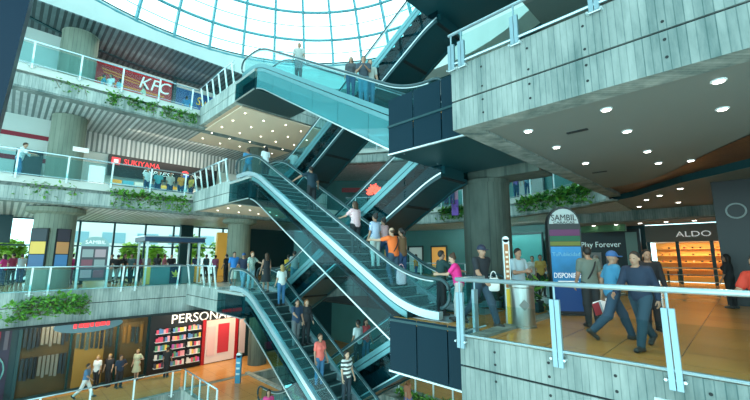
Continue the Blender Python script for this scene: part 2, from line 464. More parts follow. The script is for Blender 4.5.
# ------------------------------------------------------------------ escalators
UA, UB = 6.3, 15.3
def smooth_profile(zr, zl):
    """height of the step line along u: zr on the right flat, zl on the left flat, eased bends"""
    def z(u):
        e = .85
        def ramp(x):   # integral of a smoothed step
            if x < -e: return 0.
            if x > e: return x
            return (x+e)**2/(4*e)
        k = (zl-zr)/(UB-UA)
        return zr+k*(ramp(u-UA)-ramp(u-UB))
    return z
def frange(a, b, st):
    n = max(1, int(round((b-a)/st))); return [a+(b-a)*i/n for i in range(n+1)]
ESC = {}
def escalator(key, label, v0, v1, zr, zl, solid):
    zf = smooth_profile(zr, zl); ESC[key] = (zf, v0, v1)
    u0, u1 = 5.35, 16.9
    t = thing('escalator', W(UA if zr < zl else UB, (v0+v1)/2, min(zr, zl)), label, 'escalator', 'escalators crossing the atrium')
    us = frange(u0, u1, .2); ui = [u for u in us if UA-.05 <= u <= UB+.05]
    ins = .17
    for a, b, o in ((v0, v0+ins, v0), (v1-ins, v1, v1)):
        MB().sweep(us, zf, a, b, .06, .25).build('deck', DECK if zr < L1 and not solid else DECK_D, t)
        MB().sweep(ui, zf, a, a+.03 if a == v0 else b, -.14, .03).build('deck_skirt', DECK_D, t) if a == v0 else None
        c = (a+b)/2
        MB().sweep(frange(u0+.1, u1-.1, .2), zf, c-.008, c+.008, .25, .97).build('glass_balustrade', G_RAIL, t)
        pts = []
        for ang in range(-80, 91, 20):
            pts.append(W(u0+.05-.33*math.cos(D(ang)), c, zf(u0)+.67+.35*math.sin(D(ang))))
        for u in us[1:-1]: pts.append(W(u, c, zf(u)+1.02))
        for ang in range(90, -81, -20):
            pts.append(W(u1-.05+.33*math.cos(D(ang)), c, zf(u1)+.67+.35*math.sin(D(ang))))
        h = MB().tube(pts, .045, 8).build('handrail', RUBBER, t, smooth=True)
        MB().tube([p-ZH*.06 for p in pts[9:-9]], .022, 6).build('handrail_guide', STEEL, h, smooth=True)
    # steps
    w0, w1 = v0+ins+.01, v1-ins-.01
    n = 22; du = (UB-UA)/n; dz = abs(zr-zl)/n; up = zl > zr
    ob = None
    for i in range(n):
        ua = UA+du*i; zt = (zr+(zl-zr)*(i+1)/n) if up else (zr+(zl-zr)*i/n)
        if ob is None:
            m = MB(); m.box(ua, ua+du, w0, w1, zt-dz-.10, zt-.012)
            ob = m.build('step', STEPM, t)
            e = ua if up else ua+du
            ed = MB().box(e-.035, e+.035, w0, w1, zt-.014, zt+.004).build('step_edge', NOSE, ob)
            first = (ua, zt)
        else:
            s = ob.copy(); COL.objects.link(s); s.parent = t
            s.location = W(ua-first[0], 0, zt-first[1])
            q = ed.copy(); COL.objects.link(q); q.parent = s
    for a, b, z in ((4.6 if zr else 4.9, UA, zr), (UB, 17.4, zl)):
        MB().box(a+.3, b, w0, w1, z-.1, z+.01).build('comb_plate', STEEL, t)
    # truss
    if solid:
        MB().sweep(ui, zf, v0, v1, -1.05, -.96).build('underside', DARKP, t)
        for u in frange(UA+.1, UB-.1, 1.45):
            MB().sweep([u-.04, u+.04], zf, v0+.03, v1-.03, -1.085, -1.05).build('underside_seam', DARK, t)
        for v in (v0, v1-.06): MB().sweep(ui, zf, v-.01, v+.07, -1.12, -.98).build('edge_trim', DARKP, t)
        MB().sweep(ui, zf, v0+.2, v1-.2, -.96, -.40).build('truss_core', DARKP, t)
    else:
        MB().sweep(ui, zf, v0+.1, v1-.05, -.46, -.38).build('underside', DARKP, t)
    for v in (v0, v1-.02):
        for k in range(6):
            a = UA+(UB-UA)*k/6; b = UA+(UB-UA)*(k+1)/6
            if v == v0 or solid:
                MB().sweep(frange(a+.012, b-.012, .25), zf, v, v+.016, -.97, -.12).build('side_glass', G_SHEEN if zr >= L1 and not solid else G_SIDE, t)
    MB().sweep(ui, zf, v0-.02, v0+.02, -1.0, -.95).build('edge_trim', STEEL, t)
    if not solid: MB().sweep(ui, zf, v1-.02, v1+.02, -1.0, -.95).build('edge_trim', STEEL, t)
    return t
VA0, VA1, VB0, VB1 = 7.5, 9.05, 9.2, 10.7
escalator('A2', 'middle escalator with open dark steps, carrying the man in orange, in the centre', VA0, VA1, L0, L1, False)
escalator('A1', 'top escalator with white-lit glass sides under the skylight ribs', VA0, VA1, L1, L2, False)
escalator('A3', 'lower escalator with two women in coral and white riding down', VA0, VA1, L_1, L0, False)
escalator('B2', 'escalator with dark ribbed underside rising from behind the orange man to the right gallery', VB0, VB1, L1, L0, True)
escalator('B1', 'escalator with broad dark underside climbing to the top right under the skylight', VB0, VB1, L2, L1, True)
escalator('B3', 'lowest escalator half hidden behind the pair coming down, carrying a woman in coral', VB0, VB1, L0, L_1, True)

# ------------------------------------------------------------------ railings
def railing(label, path, z, posts, h=1.1, gt=.12, blade=False, lean=0., glassm=G_RAIL, drop=.18, group='glass balustrades', off=.06, rr=.035):
    """path of (u, v); posts = list of distances along it"""
    p = offset(path, off)
    t = thing('railing', W(*p[0], z), label, 'railing', group)
    L = [0]
    for a, b in zip(p, p[1:]): L.append(L[-1]+math.hypot(b[0]-a[0], b[1]-a[1]))
    def pt(d):
        for i in range(len(p)-1):
            if d <= L[i+1]+1e-6 or i == len(p)-2:
                f = (d-L[i])/(L[i+1]-L[i]); a, b = p[i], p[i+1]
                q = (a[0]+(b[0]-a[0])*f, a[1]+(b[1]-a[1])*f); l = L[i+1]-L[i]
                tx, ty = (b[0]-a[0])/l, (b[1]-a[1])/l
                return q, (tx, ty), (-ty, tx)
    q2 = offset(path, off+lean)
    MB().tube([W(*a, z+h) for a in q2], rr, 10).build('handrail', DECK, t, smooth=True)
    MB().strip(q2 if not lean else offset(path, off+lean*.5), .012, z+.06, z+h-gt).build('glass_panel', glassm, t)
    MB().tube([W(*a, z+.04) for a in p], .022, 6).build('bottom_rail', DECK, t)
    for d in posts:
        if d > L[-1]: continue
        q, tg, n = pt(d)
        T = Vector(W(tg[0], tg[1], 0)); N = Vector(W(n[0], n[1], 0))
        bot = W(q[0], q[1], z-drop); top = W(q[0]+n[0]*lean, q[1]+n[1]*lean, z+h-.02)
        mb = MB()
        if blade:
            t2 = top-ZH*.22
            for s in (-.04, .04):
                c = (bot+t2)/2+T*s; mb.obox(c, T*.034, N*.03, (t2-bot)/2)
            mb.tube([t2-ZH*.1, top], .018, 6)
        else:
            mb.obox((bot+top)/2, T*.035, N*.03, (top-bot)/2)
        po = mb.build('post', BLADE if blade else WHITE, t)
        mb = MB()
        for s in (-.1, .1):
            mb.tube([W(q[0], q[1], z-.08)+T*s-N*.12, W(q[0], q[1], z-.08)+T*s+N*.05], .02, 6)
        mb.tube([W(q[0], q[1], z-.08)-T*.12, W(q[0], q[1], z-.08)+T*.12], .012, 6)
        mb.build('bolt', STEEL, po)
    return t
# right platform: front edge and the short return at the escalator
def ud(u): return 4.05-u
railing('long front railing with blue-white handrail on the right concrete edge, blue totem behind', [(4.05, 6.35), (-8., 6.35)], L0+.06, [.06, ud(2.25), ud(.82), ud(-.9), ud(-2.6)], h=1.06, blade=True, drop=.2, rr=.042, gt=.42, glassm=G_CLEAR)
railing('short end railing with twin leaning posts where the middle escalator lands', [(4.05, 7.45), (4.05, 6.37)], L0+.06, [.4], h=1.06, blade=True, drop=.2, glassm=G_CLEAR, gt=.42)
railing('upper railing with white posts on top of the right concrete gallery', [(4.05, 6.35), (-8., 6.35)], L1+.33, [.06, .3, 1.43, 2.74, 4.1, 5.4], blade=True, h=.72, drop=.08, glassm=G_CLEAR)
railing('upper side railing with thin posts running back along the right gallery edge', [(4.05, 18.), (4.05, 10.9)], L1+.3, frange(.3, 7, 1.4), h=.75)
railing('lower right railing running back from the landing to the far shops', [(4.05, 18.3), (4.05, 11.)], L0, frange(.3, 7, 1.4))
railing('upper left railing on the second gallery, below the red restaurant board', [(22.6, -4.), (22.6, 7.4)], L2, frange(.5, 11, 1.75), lean=.12)
railing('left railing on the first gallery, above the hanging greenery and below the black board', [(22.6, -4.), (22.6, 7.4)], L1, frange(.5, 11, 1.75), lean=.12)
railing('left railing of the middle level in front of the directory sign and windows', [(22.6, -4.), (22.6, 7.2)], L0, [2.6, 5.0, 5.6, 8.4, 9.0, 11.], lean=.22)
railing('railing on the concrete block beside the head of the lower escalator', [(22.4, 7.5), (18.3, 7.5)][::1], L0, [.3, 2.4, 3.2, 3.9], lean=.2, off=-.06, glassm=G_CLEAR)
railing('railing with leaning white posts on the first gallery concrete block', [(22.5, 7.5), (17.7, 7.5)], L1+.06, frange(.4, 4.6, .85), lean=.22, off=-.06, glassm=G_CLEAR)
railing('railing with leaning white posts on the topmost concrete block', [(22.5, 7.5), (17.7, 7.5)], L2+.06, frange(.4, 4.6, .85), lean=.22, off=-.06, glassm=G_CLEAR)
for z, lab in ((L1, 'curved glass railing of the far first gallery above the planters'), (L2, 'curved glass railing of the far top gallery under the skylight')):
    railing(lab, EDGE_F[:-2], z, frange(.8, 22, 1.7))
railing('curved glass railing of the far middle level behind the escalators', EDGE_F[:-2], L0, frange(.8, 22, 1.7))
railing('basement railing curving in front of the lit shop windows at lower left', [(22.1, -4.), (22.1, 7.4)], L_1, frange(.6, 11, 1.6))
railing('basement railing corner running towards the escalator foot', [(22.1, 7.5), (17.7, 7.5)], L_1, frange(.3, 4.4, 1.0), off=-.06)
railing('basement railing with posts above the lower planter, under the dark glass landing', [(14.5, 16.), (6., 16.)], L_1, frange(.4, 8.4, 1.15))

# ------------------------------------------------------------------ columns
def column(label, u, v, r, z0, z1, cap=False, m=CONC_D):
    t = thing('column', W(u, v, z0), label, 'column')
    MB().lathe(W(u, v, 0), [(r, z0), (r, z1)], 40).build('shaft', m, t)
    if cap: MB().lathe(W(u, v, 0), [(r+.1, z1-.35), (r+.35, z1-.25), (r+.35, z1-.02), (r+.2, z1)], 40).build('capital', m, t)
    else: MB().lathe(W(u, v, 0), [(r+.02, z1-.12), (r+.02, z1-.05), (r+.02, z1)], 40).build('collar', m, t)
    return t
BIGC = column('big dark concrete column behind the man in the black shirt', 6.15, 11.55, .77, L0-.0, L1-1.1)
struct(MB().prism([(4.05, 10.8), (7.1, 10.8), (7.1, 12.6), (4.05, 12.6)], -.35, 0).build('floor', FLOORM))
# beam over it
struct(MB().box(4.1, 8.6, 11.0, 12.1, L1-1.1, L1-.45).build('trim_16', CONC_D))
lc = column('broad left column with two advertisement panels, middle level', 25.1, 1.75, .85, L0, L1-1.15, True, CONC_L)
column('plain round column behind the first gallery railing, left', 26.0, 1.85, .78, L1, L2-1.15, False, CONC_L)
column('green-grey round column left of the red restaurant board', 26.0, 1.85, .85, L2, 14.25, False, CONC_L)
column('round column with posters under the cream soffit beside the lower escalator head', 23.6, 10.9, .72, L0, L1-1.2, True, CONC_L)
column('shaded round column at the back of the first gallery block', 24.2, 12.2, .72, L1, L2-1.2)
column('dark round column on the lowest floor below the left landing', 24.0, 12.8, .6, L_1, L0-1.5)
# near left: dark glossy pillar
def lean_x(z): return X_*(-.085*(9.-z)+.02)
X_ = Vector((1, 0, 0)); q4 = [(9., -1.4), (9., -.02), (10.2, -.02), (10.2, -1.4)]
o = MB().hexa([W(a, b, z)+lean_x(z) for z in (L_1, 14.) for a, b in q4]).build('pillar', mat('blue_black_cladding', (.004, .022, .045), .4, spec=.2))
tag(o, 'dark blue clad pillar close by, cutting off the top left corner', 'pillar')
# column advertisement panels
def adpanel(parent_label, u, v, z, ang, w, h, cols, t):
    n = Vector((math.cos(ang), math.sin(ang), 0)); x = Vector((-n.y, n.x, 0))
    c = W(u, v, z)+n*.9
    f = MB().obox(c, x*(w/2), n*.03, ZH*(h/2)).build('poster_frame', DARK, t)
    k = len(cols)
    for i, cc in enumerate(cols):
        zz = h/2-h*(i+.5)/k
        MB().obox(c+n*.035+ZH*zz, x*(w/2-.05), n*.01, ZH*(h/k/2-.02)).build('poster', mat('poster_%s' % '_'.join('%d' % (q*99) for q in cc), cc, .5), f)
dirc = math.atan2(-(W(25.1, 1.75)).y, -(W(25.1, 1.75)).x)
adpanel('', 25.1, 1.75, 2.0, dirc-.62, .78, 1.9, [(.02, .03, .04), (.75, .45, .08), (.05, .12, .25)], lc)
adpanel('', 25.1, 1.75, 2.0, dirc+.42, .62, 1.9, [(.06, .05, .07), (.7, .3, .12), (.10, .25, .5)], lc)

# ------------------------------------------------------------------ recessed lamps
def downlight(u, v, z, label, group, r=.11, m=LAMP):
    o = MB().lathe(W(u, v, z), [(r*1.35, 0), (r*1.35, -.012), (r, -.02)], 14).build('downlight', WHITE)
    tag(o, label, 'light', group)
    MB().lathe(W(u, v, z), [(r, -.015), (r*.9, -.028)], 14).build('bulb', m, o)
    return o
RS_ = 'round downlight recessed in the big grey soffit at upper right'
for u, v in ((.02, 7.4), (.03, 8.9), (1.52, 7.45), (1.52, 9.1), (3., 7.6), (3., 9.25), (2.97, 11.45), (1.5, 11.25), (1.5, 12.9), (.82, 13.2), (-1.4, 7.4), (-1.4, 8.9)):
    downlight(u, v, L1-1.0, RS_, 'downlights in the right soffit', .075, LAMPW)
for u, v in ((2.9, 20.), (2.3, 19.), (1.5, 17.6), (3.6, 22.5), (2, 22.), (.6, 19.5)):
    downlight(u, v, L1-1.12, 'round downlight in the lower ceiling beyond the wood strip', 'downlights beyond the wood strip', .09, LAMPW)
for u in (6.6, 5.4, 4.2, 3.0, 1.8, .6):
    downlight(u, 26., 3.5, 'small round downlight over the walkway in front of the lit shoe shop', 'downlights before the shops', .10, LAMPW)
for i in range(5):
    for j in range(5):
        downlight(18.3+1.5*i+.3*(j % 2), 8.4+1.25*j, L2-1.18, 'tiny round downlight in the cream soffit under the topmost landing', 'downlights in the cream soffit', .05)
for i in range(3):
    for j in range(4):
        downlight(18.3+1.4*i, 8.4+1.25*j, L1-1.0, 'tiny round downlight in the soffit above the lower escalator head', 'downlights over the lower escalator', .05)
# dark vent slots in the right soffit
for u, v in ((2.27, 8.35), (3.0, 13.0)):
    o = MB().box(u-.2, u+.2, v-.05, v+.05, L1-1.02, L1-1.0).build('vent', DARK)
    tag(o, 'thin dark vent slot in the grey right soffit', 'vent', 'soffit vents')
# ------------------------------------------------------------------ signs and shops
def signboard(name, label, u, v0, v1, z0, z1, m, d=.18, cat='sign', group=None):
    """board on a wall facing the atrium from the left (normal towards -u)"""
    t = thing(name, W(u, (v0+v1)/2, z0), label, cat, group)
    MB().box(u-d, u, v0, v1, z0, z1).build('board', m, t)
    return t
RED = mat('sign_red', (.42, .012, .02), .4); WH = mat('sign_white', (.85, .88, .88), .5, emit=.35); NAVY = mat('sign_navy', (.012, .025, .06), .4)
YEL = mat('sign_yellow', (.85, .55, .05), .5); REDL = mat('sign_red_glow', (.9, .05, .06), .5, emit=1.1); BLUE = mat('sign_blue', (.01, .09, .28), .4)
GOLD = mat('sign_gold', (.75, .6, .1), .5); ORG = mat('sign_orange', (.8, .25, .03), .5)
CREAM = mat('cream_paint', (.75, .68, .55), .6); BLACKS = mat('black_sign', (.01, .012, .015), .35)
# red fried-chicken board on the top gallery
t = signboard('restaurant_sign', 'red restaurant board with white slanted letters on the top left gallery', WALLU-.05, 2.9, 7.35, L2+2.15, L2+3.65, RED)
for k in range(2):
    MB().obox(W(WALLU-.26, 4.4+.1*k, L2+3.05-.2*k), UH*.01, (VH*1.2-ZH*.12), ZH*.045).build('stripe', ORG, t)
MB().obox(W(WALLU-.26, 5.0, L2+2.35), UH*.01, VH*1.9, ZH*.06).build('stripe', ORG, t)
text('KFC', W(WALLU-.26, 6.2, L2+2.95), VH, 1.2, WH, t, .02, shear=.25, width=1.95)
MB().lathe(W(WALLU-.3, 3.3, L2+2.3), [(.22, 0), (.3, .1), (.05, .3)], 10).build('emblem', YEL, t)
o = signboard('restaurant_sign', 'blue shop board with yellow script, right of the red restaurant board', WALLU-.05, 7.6, 11., L2+2.05, L2+3.4, BLUE)
text('Subo', W(WALLU-.26, 9.75, L2+2.75), VH, .9, YEL, o, .02, shear=.2, width=1.5)
o = MB().box(WALLU-.5, WALLU-.02, 7.38, 7.55, L2, 14.2).build('pilaster', DARKP); tag(o, 'dark strip of wall between the red and the blue boards', 'pilaster')
# white-ish awning counters behind the top railing
for a, b, lab in ((2.9, 7.3, 'bright serving counter under the red restaurant board'), (7.6, 11., 'blue lit serving counter under the blue board')):
    t = thing('counter', W(WALLU-.9, (a+b)/2, L2), lab, 'counter')
    MB().box(WALLU-1.2, WALLU-.3, a, b, L2, L2+1.0).build('front', mat('counter_teal', (.05, .25, .36), .4), t)
    MB().box(WALLU-1.3, WALLU-.25, a-.05, b+.05, L2+1.0, L2+1.07).build('worktop', WHITE, t)
    MB().box(WALLU-.12, WALLU-.06, a, b, L2+1.07, L2+2.05).build('menu_screen', mat('menu_glow', (.55, .75, .85), .5, emit=1.), t)
# black board on the first gallery
t = signboard('restaurant_sign', 'long black restaurant board with red and white lettering on the first left gallery', 28.25, 4.1, 10.9, L1+1.5, L1+2.85, BLACKS, .25)
text('SUKIYAMA', W(27.98, 5.95, L1+2.45), VH, .5, REDL, t, .02, width=2.1)
text('EXPRESS', W(27.98, 6.9, L1+1.98), VH, .4, WH, t, .02, shear=.3, width=1.9)
MB().box(27.97, 28.0, 4.25, 4.7, L1+2.22, L1+2.67).build('emblem', REDL, t)
MB().box(27.95, 27.97, 4.36, 4.6, L1+2.33, L1+2.55).build('emblem', WH, t)
c = W(27.98, 8.65, L1+2.2)
for a0, a1, m in ((10, 170, REDL), (190, 350, mat('emblem_blue', (.05, .15, .6), .5))):
    pts = [c+(VH*math.cos(D(a))+ZH*math.sin(D(a)))*.26-UH*.02 for a in np.linspace(a0, a1, 14)]
    MB().add(pts+[p+UH*.03 for p in pts], [tuple(range(14)), tuple(range(27, 13, -1))]+[(i, i+1, i+15, i+14) for i in range(13)]).build('emblem_half', m, t)
MB().obox(c-UH*.03, VH*.24, UH*.01, ZH*.035).build('emblem_band', WH, t)
text('pepsi', W(27.98, 9.45, L1+2.18), VH, .34, WH, t, .015)
t = thing('counter', W(27.3, 7.5, L1), 'food counter with orange and teal displays under the black board', 'counter')
MB().box(26.9, 27.8, 4.2, 10.8, L1, L1+.75).build('front', mat('counter_dark', (.03, .1, .12), .4), t)
MB().box(26.8, 27.9, 4.15, 10.9, L1+.75, L1+.82).build('worktop', WHITE, t)
rnd = random.Random(3)
for k in range(10):
    a = 4.25+.65*k; cc = [(.8, .35, .05), (.1, .4, .5), (.75, .7, .6), (.05, .12, .2), (.8, .5, .1)][k % 5]
    MB().box(27.6, 27.8, a, a+.58, L1+.83, L1+1.18).build('menu_panel', mat('menu%d' % (k % 5), cc, .5, emit=.5), t)
    if k % 2: continue
    cc = (.85, .42, .08) if k != 4 else (.15, .45, .6)
    MB().box(26.87, 26.9, a, a+.6, L1+.1, L1+.7).build('front_poster', mat('fp%d' % k, cc, .5), t)
# red stripes on the first-gallery left wall and a doorway
for k, z in enumerate((1.55, 2.85)):
    o = MB().box(27.34, 27.4, -4., 2.3, L1+z, L1+z+.24).build('wall_stripe', mat('stripe_red', (.25, .01, .03), .5)); struct(o)
struct(MB().box(27.3, 27.4, -.1, 1., L1, L1+2.2).build('door_1', DARKP))
o = MB().box(WALLU-.08, WALLU-.02, 3.2, 4.0, L1+.05, L1+2.0).build('lightbox', mat('lightbox', (.75, .85, .85), emit=1.)); tag(o, 'white lit panel beside the round column on the first gallery', 'panel')
o = signboard('small_sign', 'small white notice on the round column of the first gallery', 25.3, 2.0, 2.75, L1+2.05, L1+2.3, WH, .05)
# red neon figure on the far first gallery
t = thing('neon_sign', W(21.6, 21.4, L1), 'glowing red neon emblem seen between the escalators on the far first gallery', 'sign')
rnd = random.Random(5)
NEON = mat('neon_red', (1, .06, .03), emit=4.)
for k in range(9):
    a = -80+20*k; b = W(21.6, 21.4, L1+1.6); d = -UH*math.sin(D(a))+ZH*math.cos(D(a))*.9
    MB().tube([b+d*.15, b+d*.55+VH*.0-UH*.08*math.sin(k), b+d*(.85+.12*(k % 2))], [.12, .16, .04], 7).build('petal', NEON, t)
MB().box(21.58, 21.62, 21.4, 21.5, L1, L1+1.7).build('pole', DARKP, t)
# far shops: dark teal shopfront bays with mullions on middle level and first gallery
def bay(name, label, u0, u1, v, z0, z1, m, back=DARKP, light=None, group=None):
    t = thing(name, W((u0+u1)/2, v, z0), label, 'shopfront', group)
    fr = MB()
    for u in (u0, u1-.1): fr.box(u, u+.1, v-.12, v, z0, z1)
    fr.box(u0, u1, v-.12, v, z1-.15, z1); fr.box(u0, u1, v-.12, v, z0, z0+.12)
    fr.build('frame', DARKP, t)
    MB().box(u0+.1, u1-.1, v-.06, v-.04, z0+.12, z1-.15).build('pane', m, t)
    return t
G_TEAL = mat('teal_blind', (.04, .30, .31), .5, noise=.08, nscale=.6)
farm = [((13.9, 16.9), 'pale far shopfront with yellow goods on the middle level, left of the teal blinds', mat('farshop_pale', (.30, .45, .42), .5)),
        ((10.6, 13.7), 'far shopfront with teal blind left of the big concrete column', G_TEAL),
        ((8.3, 10.4), 'far shopfront with teal blind right of the big concrete column', G_TEAL)]
for (a, b), lab, m in farm:
    bay('shopfront', lab, a, b, 28.3, L0, 3.4, m)
o = thing('shop_display', W(15., 27.3, L0), 'yellow and orange goods display in front of the pale far shopfront', 'display')
MB().box(14.3, 15.7, 27.1, 27.7, 0, 1.).build('stand', DARKP, o); MB().box(14.35, 15.65, 27.05, 27.6, 1., 1.7).build('goods', mat('goods_orange', (.8, .35, .03), .5, emit=.4), o)
MB().box(14.2, 15.8, 27.1, 27.6, 1.75, 2.1).build('canopy', mat('goods_yellow', (.85, .6, .05), .5, emit=.4), o)
for k, (a, cc) in enumerate(((20.2, (.7, .35, .08)), (22.3, (.30, .42, .40)), (24.6, (.6, .3, .07)))):
    ang = math.atan2(27.-9, a-13.7); 
    lab = ['amber lit far shop seen under the middle escalator', 'greenish far shop window between the escalators', 'orange lit doorway on the far middle level'][k]
    v = 9+math.sqrt(max(1, 20.7**2-(a-13.7)**2))
    bay('shopfront', lab, a-.9, a+.9, v, L0, 2.6, mat('farlit%d' % k, cc, .5, emit=.5))
for k in range(7):
    a = 50+9*k; cx = 13.7+20.7*math.cos(D(a)); cy = 9+20.7*math.sin(D(a))
    bay('shopfront', ['far first-gallery shopfront, dark glass, behind the curved planters, %s' % s for s in ('nearest the left', 'second from the left', 'third from the left', 'in the middle', 'third from the right', 'second from the right', 'nearest the right')][6-k if 0 else k], cx-1.2, cx+1.2, cy, L1, L1+2.7, [TEALW, G_TEAL, mat('farlit9', (.25, .3, .3), .5)][k % 3])
# red and dark band above the far first-gallery shops
struct(MB().strip(arc(20.3, 45, 95, 10), .06, L1+2.75, L1+3.2).build('trim_17', mat('dull_red', (.25, .03, .04), .5)))
# right-hand shops: black store with pale lettering, lit shoe shop
t = thing('shopfront', W(6.1, 28., 0), 'black shopfront with pale handwritten lettering and photo posters, behind the blue totem', 'shopfront')
MB().box(4.6, 8.2, 27.9, 28.3, 0, 3.3).build('front', BLACKS, t)
text('Play Forever', W(6.8, 27.88, 2.35), -UH, .52, mat('pale_letters', (.55, .75, .75), emit=.4), t, .01, width=2.3)
MB().box(4.75, 5.35, 27.84, 27.9, .1, 3.1).build('door_glass', mat('door_green', (.18, .32, .30), .2), t)
for k, (a, z) in enumerate(((7.1, 1.1), (6.2, 1.0), (7.5, .9))):
    MB().box(a-.32, a+.32, 27.82, 27.9, z-.5, z+.75).build('photo_poster', mat('photo%d' % k, [(.3, .32, .34), (.22, .2, .22), (.12, .2, .24)][k], .5), t)
    MB().lathe(W(a, 27.84, z+.25), [(.1, 0), (.16, .12), (.15, .25), (.05, .34)], 10).build('poster_portrait', mat('photo_skin', (.5, .42, .38), .5), t)
t = thing('shopfront', W(2.5, 28., 0), 'brightly lit shoe shop with orange shelves and white lettering at right', 'shopfront')
MB().box(-.3, 4.3, 27.85, 28.2, 2.45, 3.45).build('header', mat('shop_header', (.13, .12, .10), .5), t)
text('ALDO', W(2.05, 27.83, 2.85), -UH, .45, WH, t, .03, width=1.55)
for u in (-.3, 1.25, 2.75, 4.12): MB().box(u, u+.16, 27.9, 28.05, 0, 2.45).build('mullion', DARKP, t)
MB().box(-.2, 4.2, 30.4, 30.5, 0, 2.45).build('back_wall', mat('shop_amber', (.85, .45, .12), .5), t)
MB().box(-.2, 4.2, 28.1, 30.5, 2.43, 2.5).build('shop_ceiling', CREAM, t)
for k in range(5):
    MB().box(-.1, 4.1, 29.95, 30.35, .35+.42*k, .39+.42*k).build('shelf', mat('shelf_wood', (.6, .33, .1), .5), t)
rnd = random.Random(11)
for k in range(5):
    for j in range(11):
        if rnd.random() < .2: continue
        u = .05+.38*j; z = .39+.42*k; cc = rnd.choice([(.08, .04, .02), (.5, .2, .05), (.7, .6, .45), (.3, .03, .03), (.02, .02, .02)])
        mb = MB(); mb.tube([W(u, 30.2, z+.06), W(u+.02, 30.05, z+.05), W(u, 29.97, z+.04)], [.05, .055, .03], 6)
        tag(mb.build('shoe', mat('shoe%d%d%d' % tuple(int(q*10) for q in cc), cc, .4)), 'small shoe on the amber shelves of the lit shoe shop', 'shoe', 'shoes in the lit shop')
for k, (a, w) in enumerate(((3.3, .6), (.6, .7))):
    o = thing('display_table', W(a, 29., 0), ['low display table inside the left bay of the lit shoe shop', 'low display table inside the right bay of the lit shoe shop'][k], 'table')
    MB().box(a-w/2, a+w/2, 28.8, 29.3, .7, .76).build('tabletop', mat('shelf_wood', (.6, .33, .1)), o)
    for x in (a-w/2+.05, a+w/2-.05):
        for y in (28.85, 29.25): MB().box(x-.03, x+.03, y-.03, y+.03, 0, .7).build('leg', DARKP, o)
# railing in front of the shoe shop
t = thing('railing', W(2.4, 22., 0), 'plain pipe railing in front of the lit shoe shop', 'railing')
for z in (.45, .75, 1.05): MB().tube([W(3.6, 22., z), W(-1.2, 22., z)], .035 if z > 1 else .022, 6).build('rail', STEEL, t)
for u in frange(3.55, -1.2, .95): MB().box(u-.03, u+.03, 21.97, 22.03, 0, 1.05).build('post', DARKP, t)
# dark curved kiosk pillar at the right edge
t = thing('pillar', W(.2, 17.8, 0), 'black pillar with a round grey emblem at the right edge', 'pillar')
MB().box(-1.2, .62, 16.9, 18.2, 0, L1-1.1).build('shaft', BLACKS, t)
c = W(.1, 16.88, 3.05)
MB().tube([c, c-VH*.04], .26, 24).build('emblem', mat('emblem_grey', (.30, .36, .36), .5), t)
MB().tube([c-VH*.04, c-VH*.06], .21, 24).build('emblem_inner', BLACKS, t)
o = MB().box(5.0, 7.4, 26.2, 26.6, 3.1, 3.5).build('ceiling_box', mat('green_box', (.05, .16, .06), .5)); tag(o, 'dark green box light above the black shopfront', 'light box')

# blue advertising totem
tp = W(3.58, 11.0, 0); fd = (-tp).normalized(); fx = Vector((-fd.y, fd.x, 0))   # faces the camera side
fx = Vector((.985, -.17, 0)).normalized(); fd = Vector((-.17, -.985, 0)).normalized()
t = thing('totem', tp, 'blue advertising totem with a rounded black and white top, right of the trash can', 'sign')
def flat(pts, d0, d1):   # pts (x, z) in the totem face, depth d0..d1 towards the viewer
    n = len(pts); V = [tp+fx*x+ZH*z+fd*d0 for x, z in pts]+[tp+fx*x+ZH*z+fd*d1 for x, z in pts]
    return MB().add(V, [tuple(range(n))[::-1], tuple(range(n, 2*n))]+[(i, (i+1) % n, n+(i+1) % n, n+i) for i in range(n)])
HW = .42; ZT = 2.42
arch = [(-HW, 0.), (HW, 0.), (HW, ZT)]+[(HW*math.cos(D(a)), ZT+.52*math.sin(D(a))) for a in range(15, 180, 15)]+[(-HW, ZT)]
flat(arch, -.14, .14).build('casing', BLACKS, t)
flat([(HW*.9*math.cos(D(a)), ZT+.04+.42*math.sin(D(a))) for a in range(0, 181, 15)], .14, .155).build('top_panel', mat('totem_grey', (.55, .6, .6), .5), t)
text('SAMBIL', tp+fx*0+ZH*(ZT+.2)+fd*.165, fx, .24, BLACKS, t, .008, width=.64)
text('CARACAS', tp+ZH*(ZT+.07)+fd*.165, fx, .1, BLACKS, t, .006, width=.55)
for k, (z0, z1, cc, s) in enumerate(((2.13, 2.3, (.16, .03, .12), 'FERIA'), (1.98, 2.12, (.01, .13, .06), 'NIVEL'), (1.86, 1.97, (.20, .22, .03), 'PLAZA'))):
    flat([(-.385, z0), (.385, z0), (.385, z1), (-.385, z1)], .14, .152).build('band', mat('totem_band%d' % k, cc, .5), t)
def blue_grad():
    m = mat('totem_blue', (.02, .27, .62), .35, noise=.3, nscale=1.2); return m
flat([(-.385, .12), (.385, .12), (.385, 1.83), (-.385, 1.83)], .14, .152).build('poster', blue_grad(), t)
flat([(-.385, .12), (.385, .12), (.385, .75), (-.385, .75)], .152, .156).build('poster_lower', mat('totem_deep', (.004, .07, .30), .35), t)
text('TuPublicidad', tp+ZH*1.62+fd*.16, fx, .15, mat('pale_blue', (.25, .6, .8)), t, .006, width=.7)
text('DISPONIBLE', tp+ZH*1.05+fd*.16, fx, .2, WH, t, .008, width=.70)
text('0212 000 0000', tp+ZH*.9+fd*.16, fx, .08, WH, t, .005, width=.6) if False else None
MB().obox(tp+ZH*.9+fd*.162, fx*.26, fd*.004, ZH*.012).build('underline', WH, t)
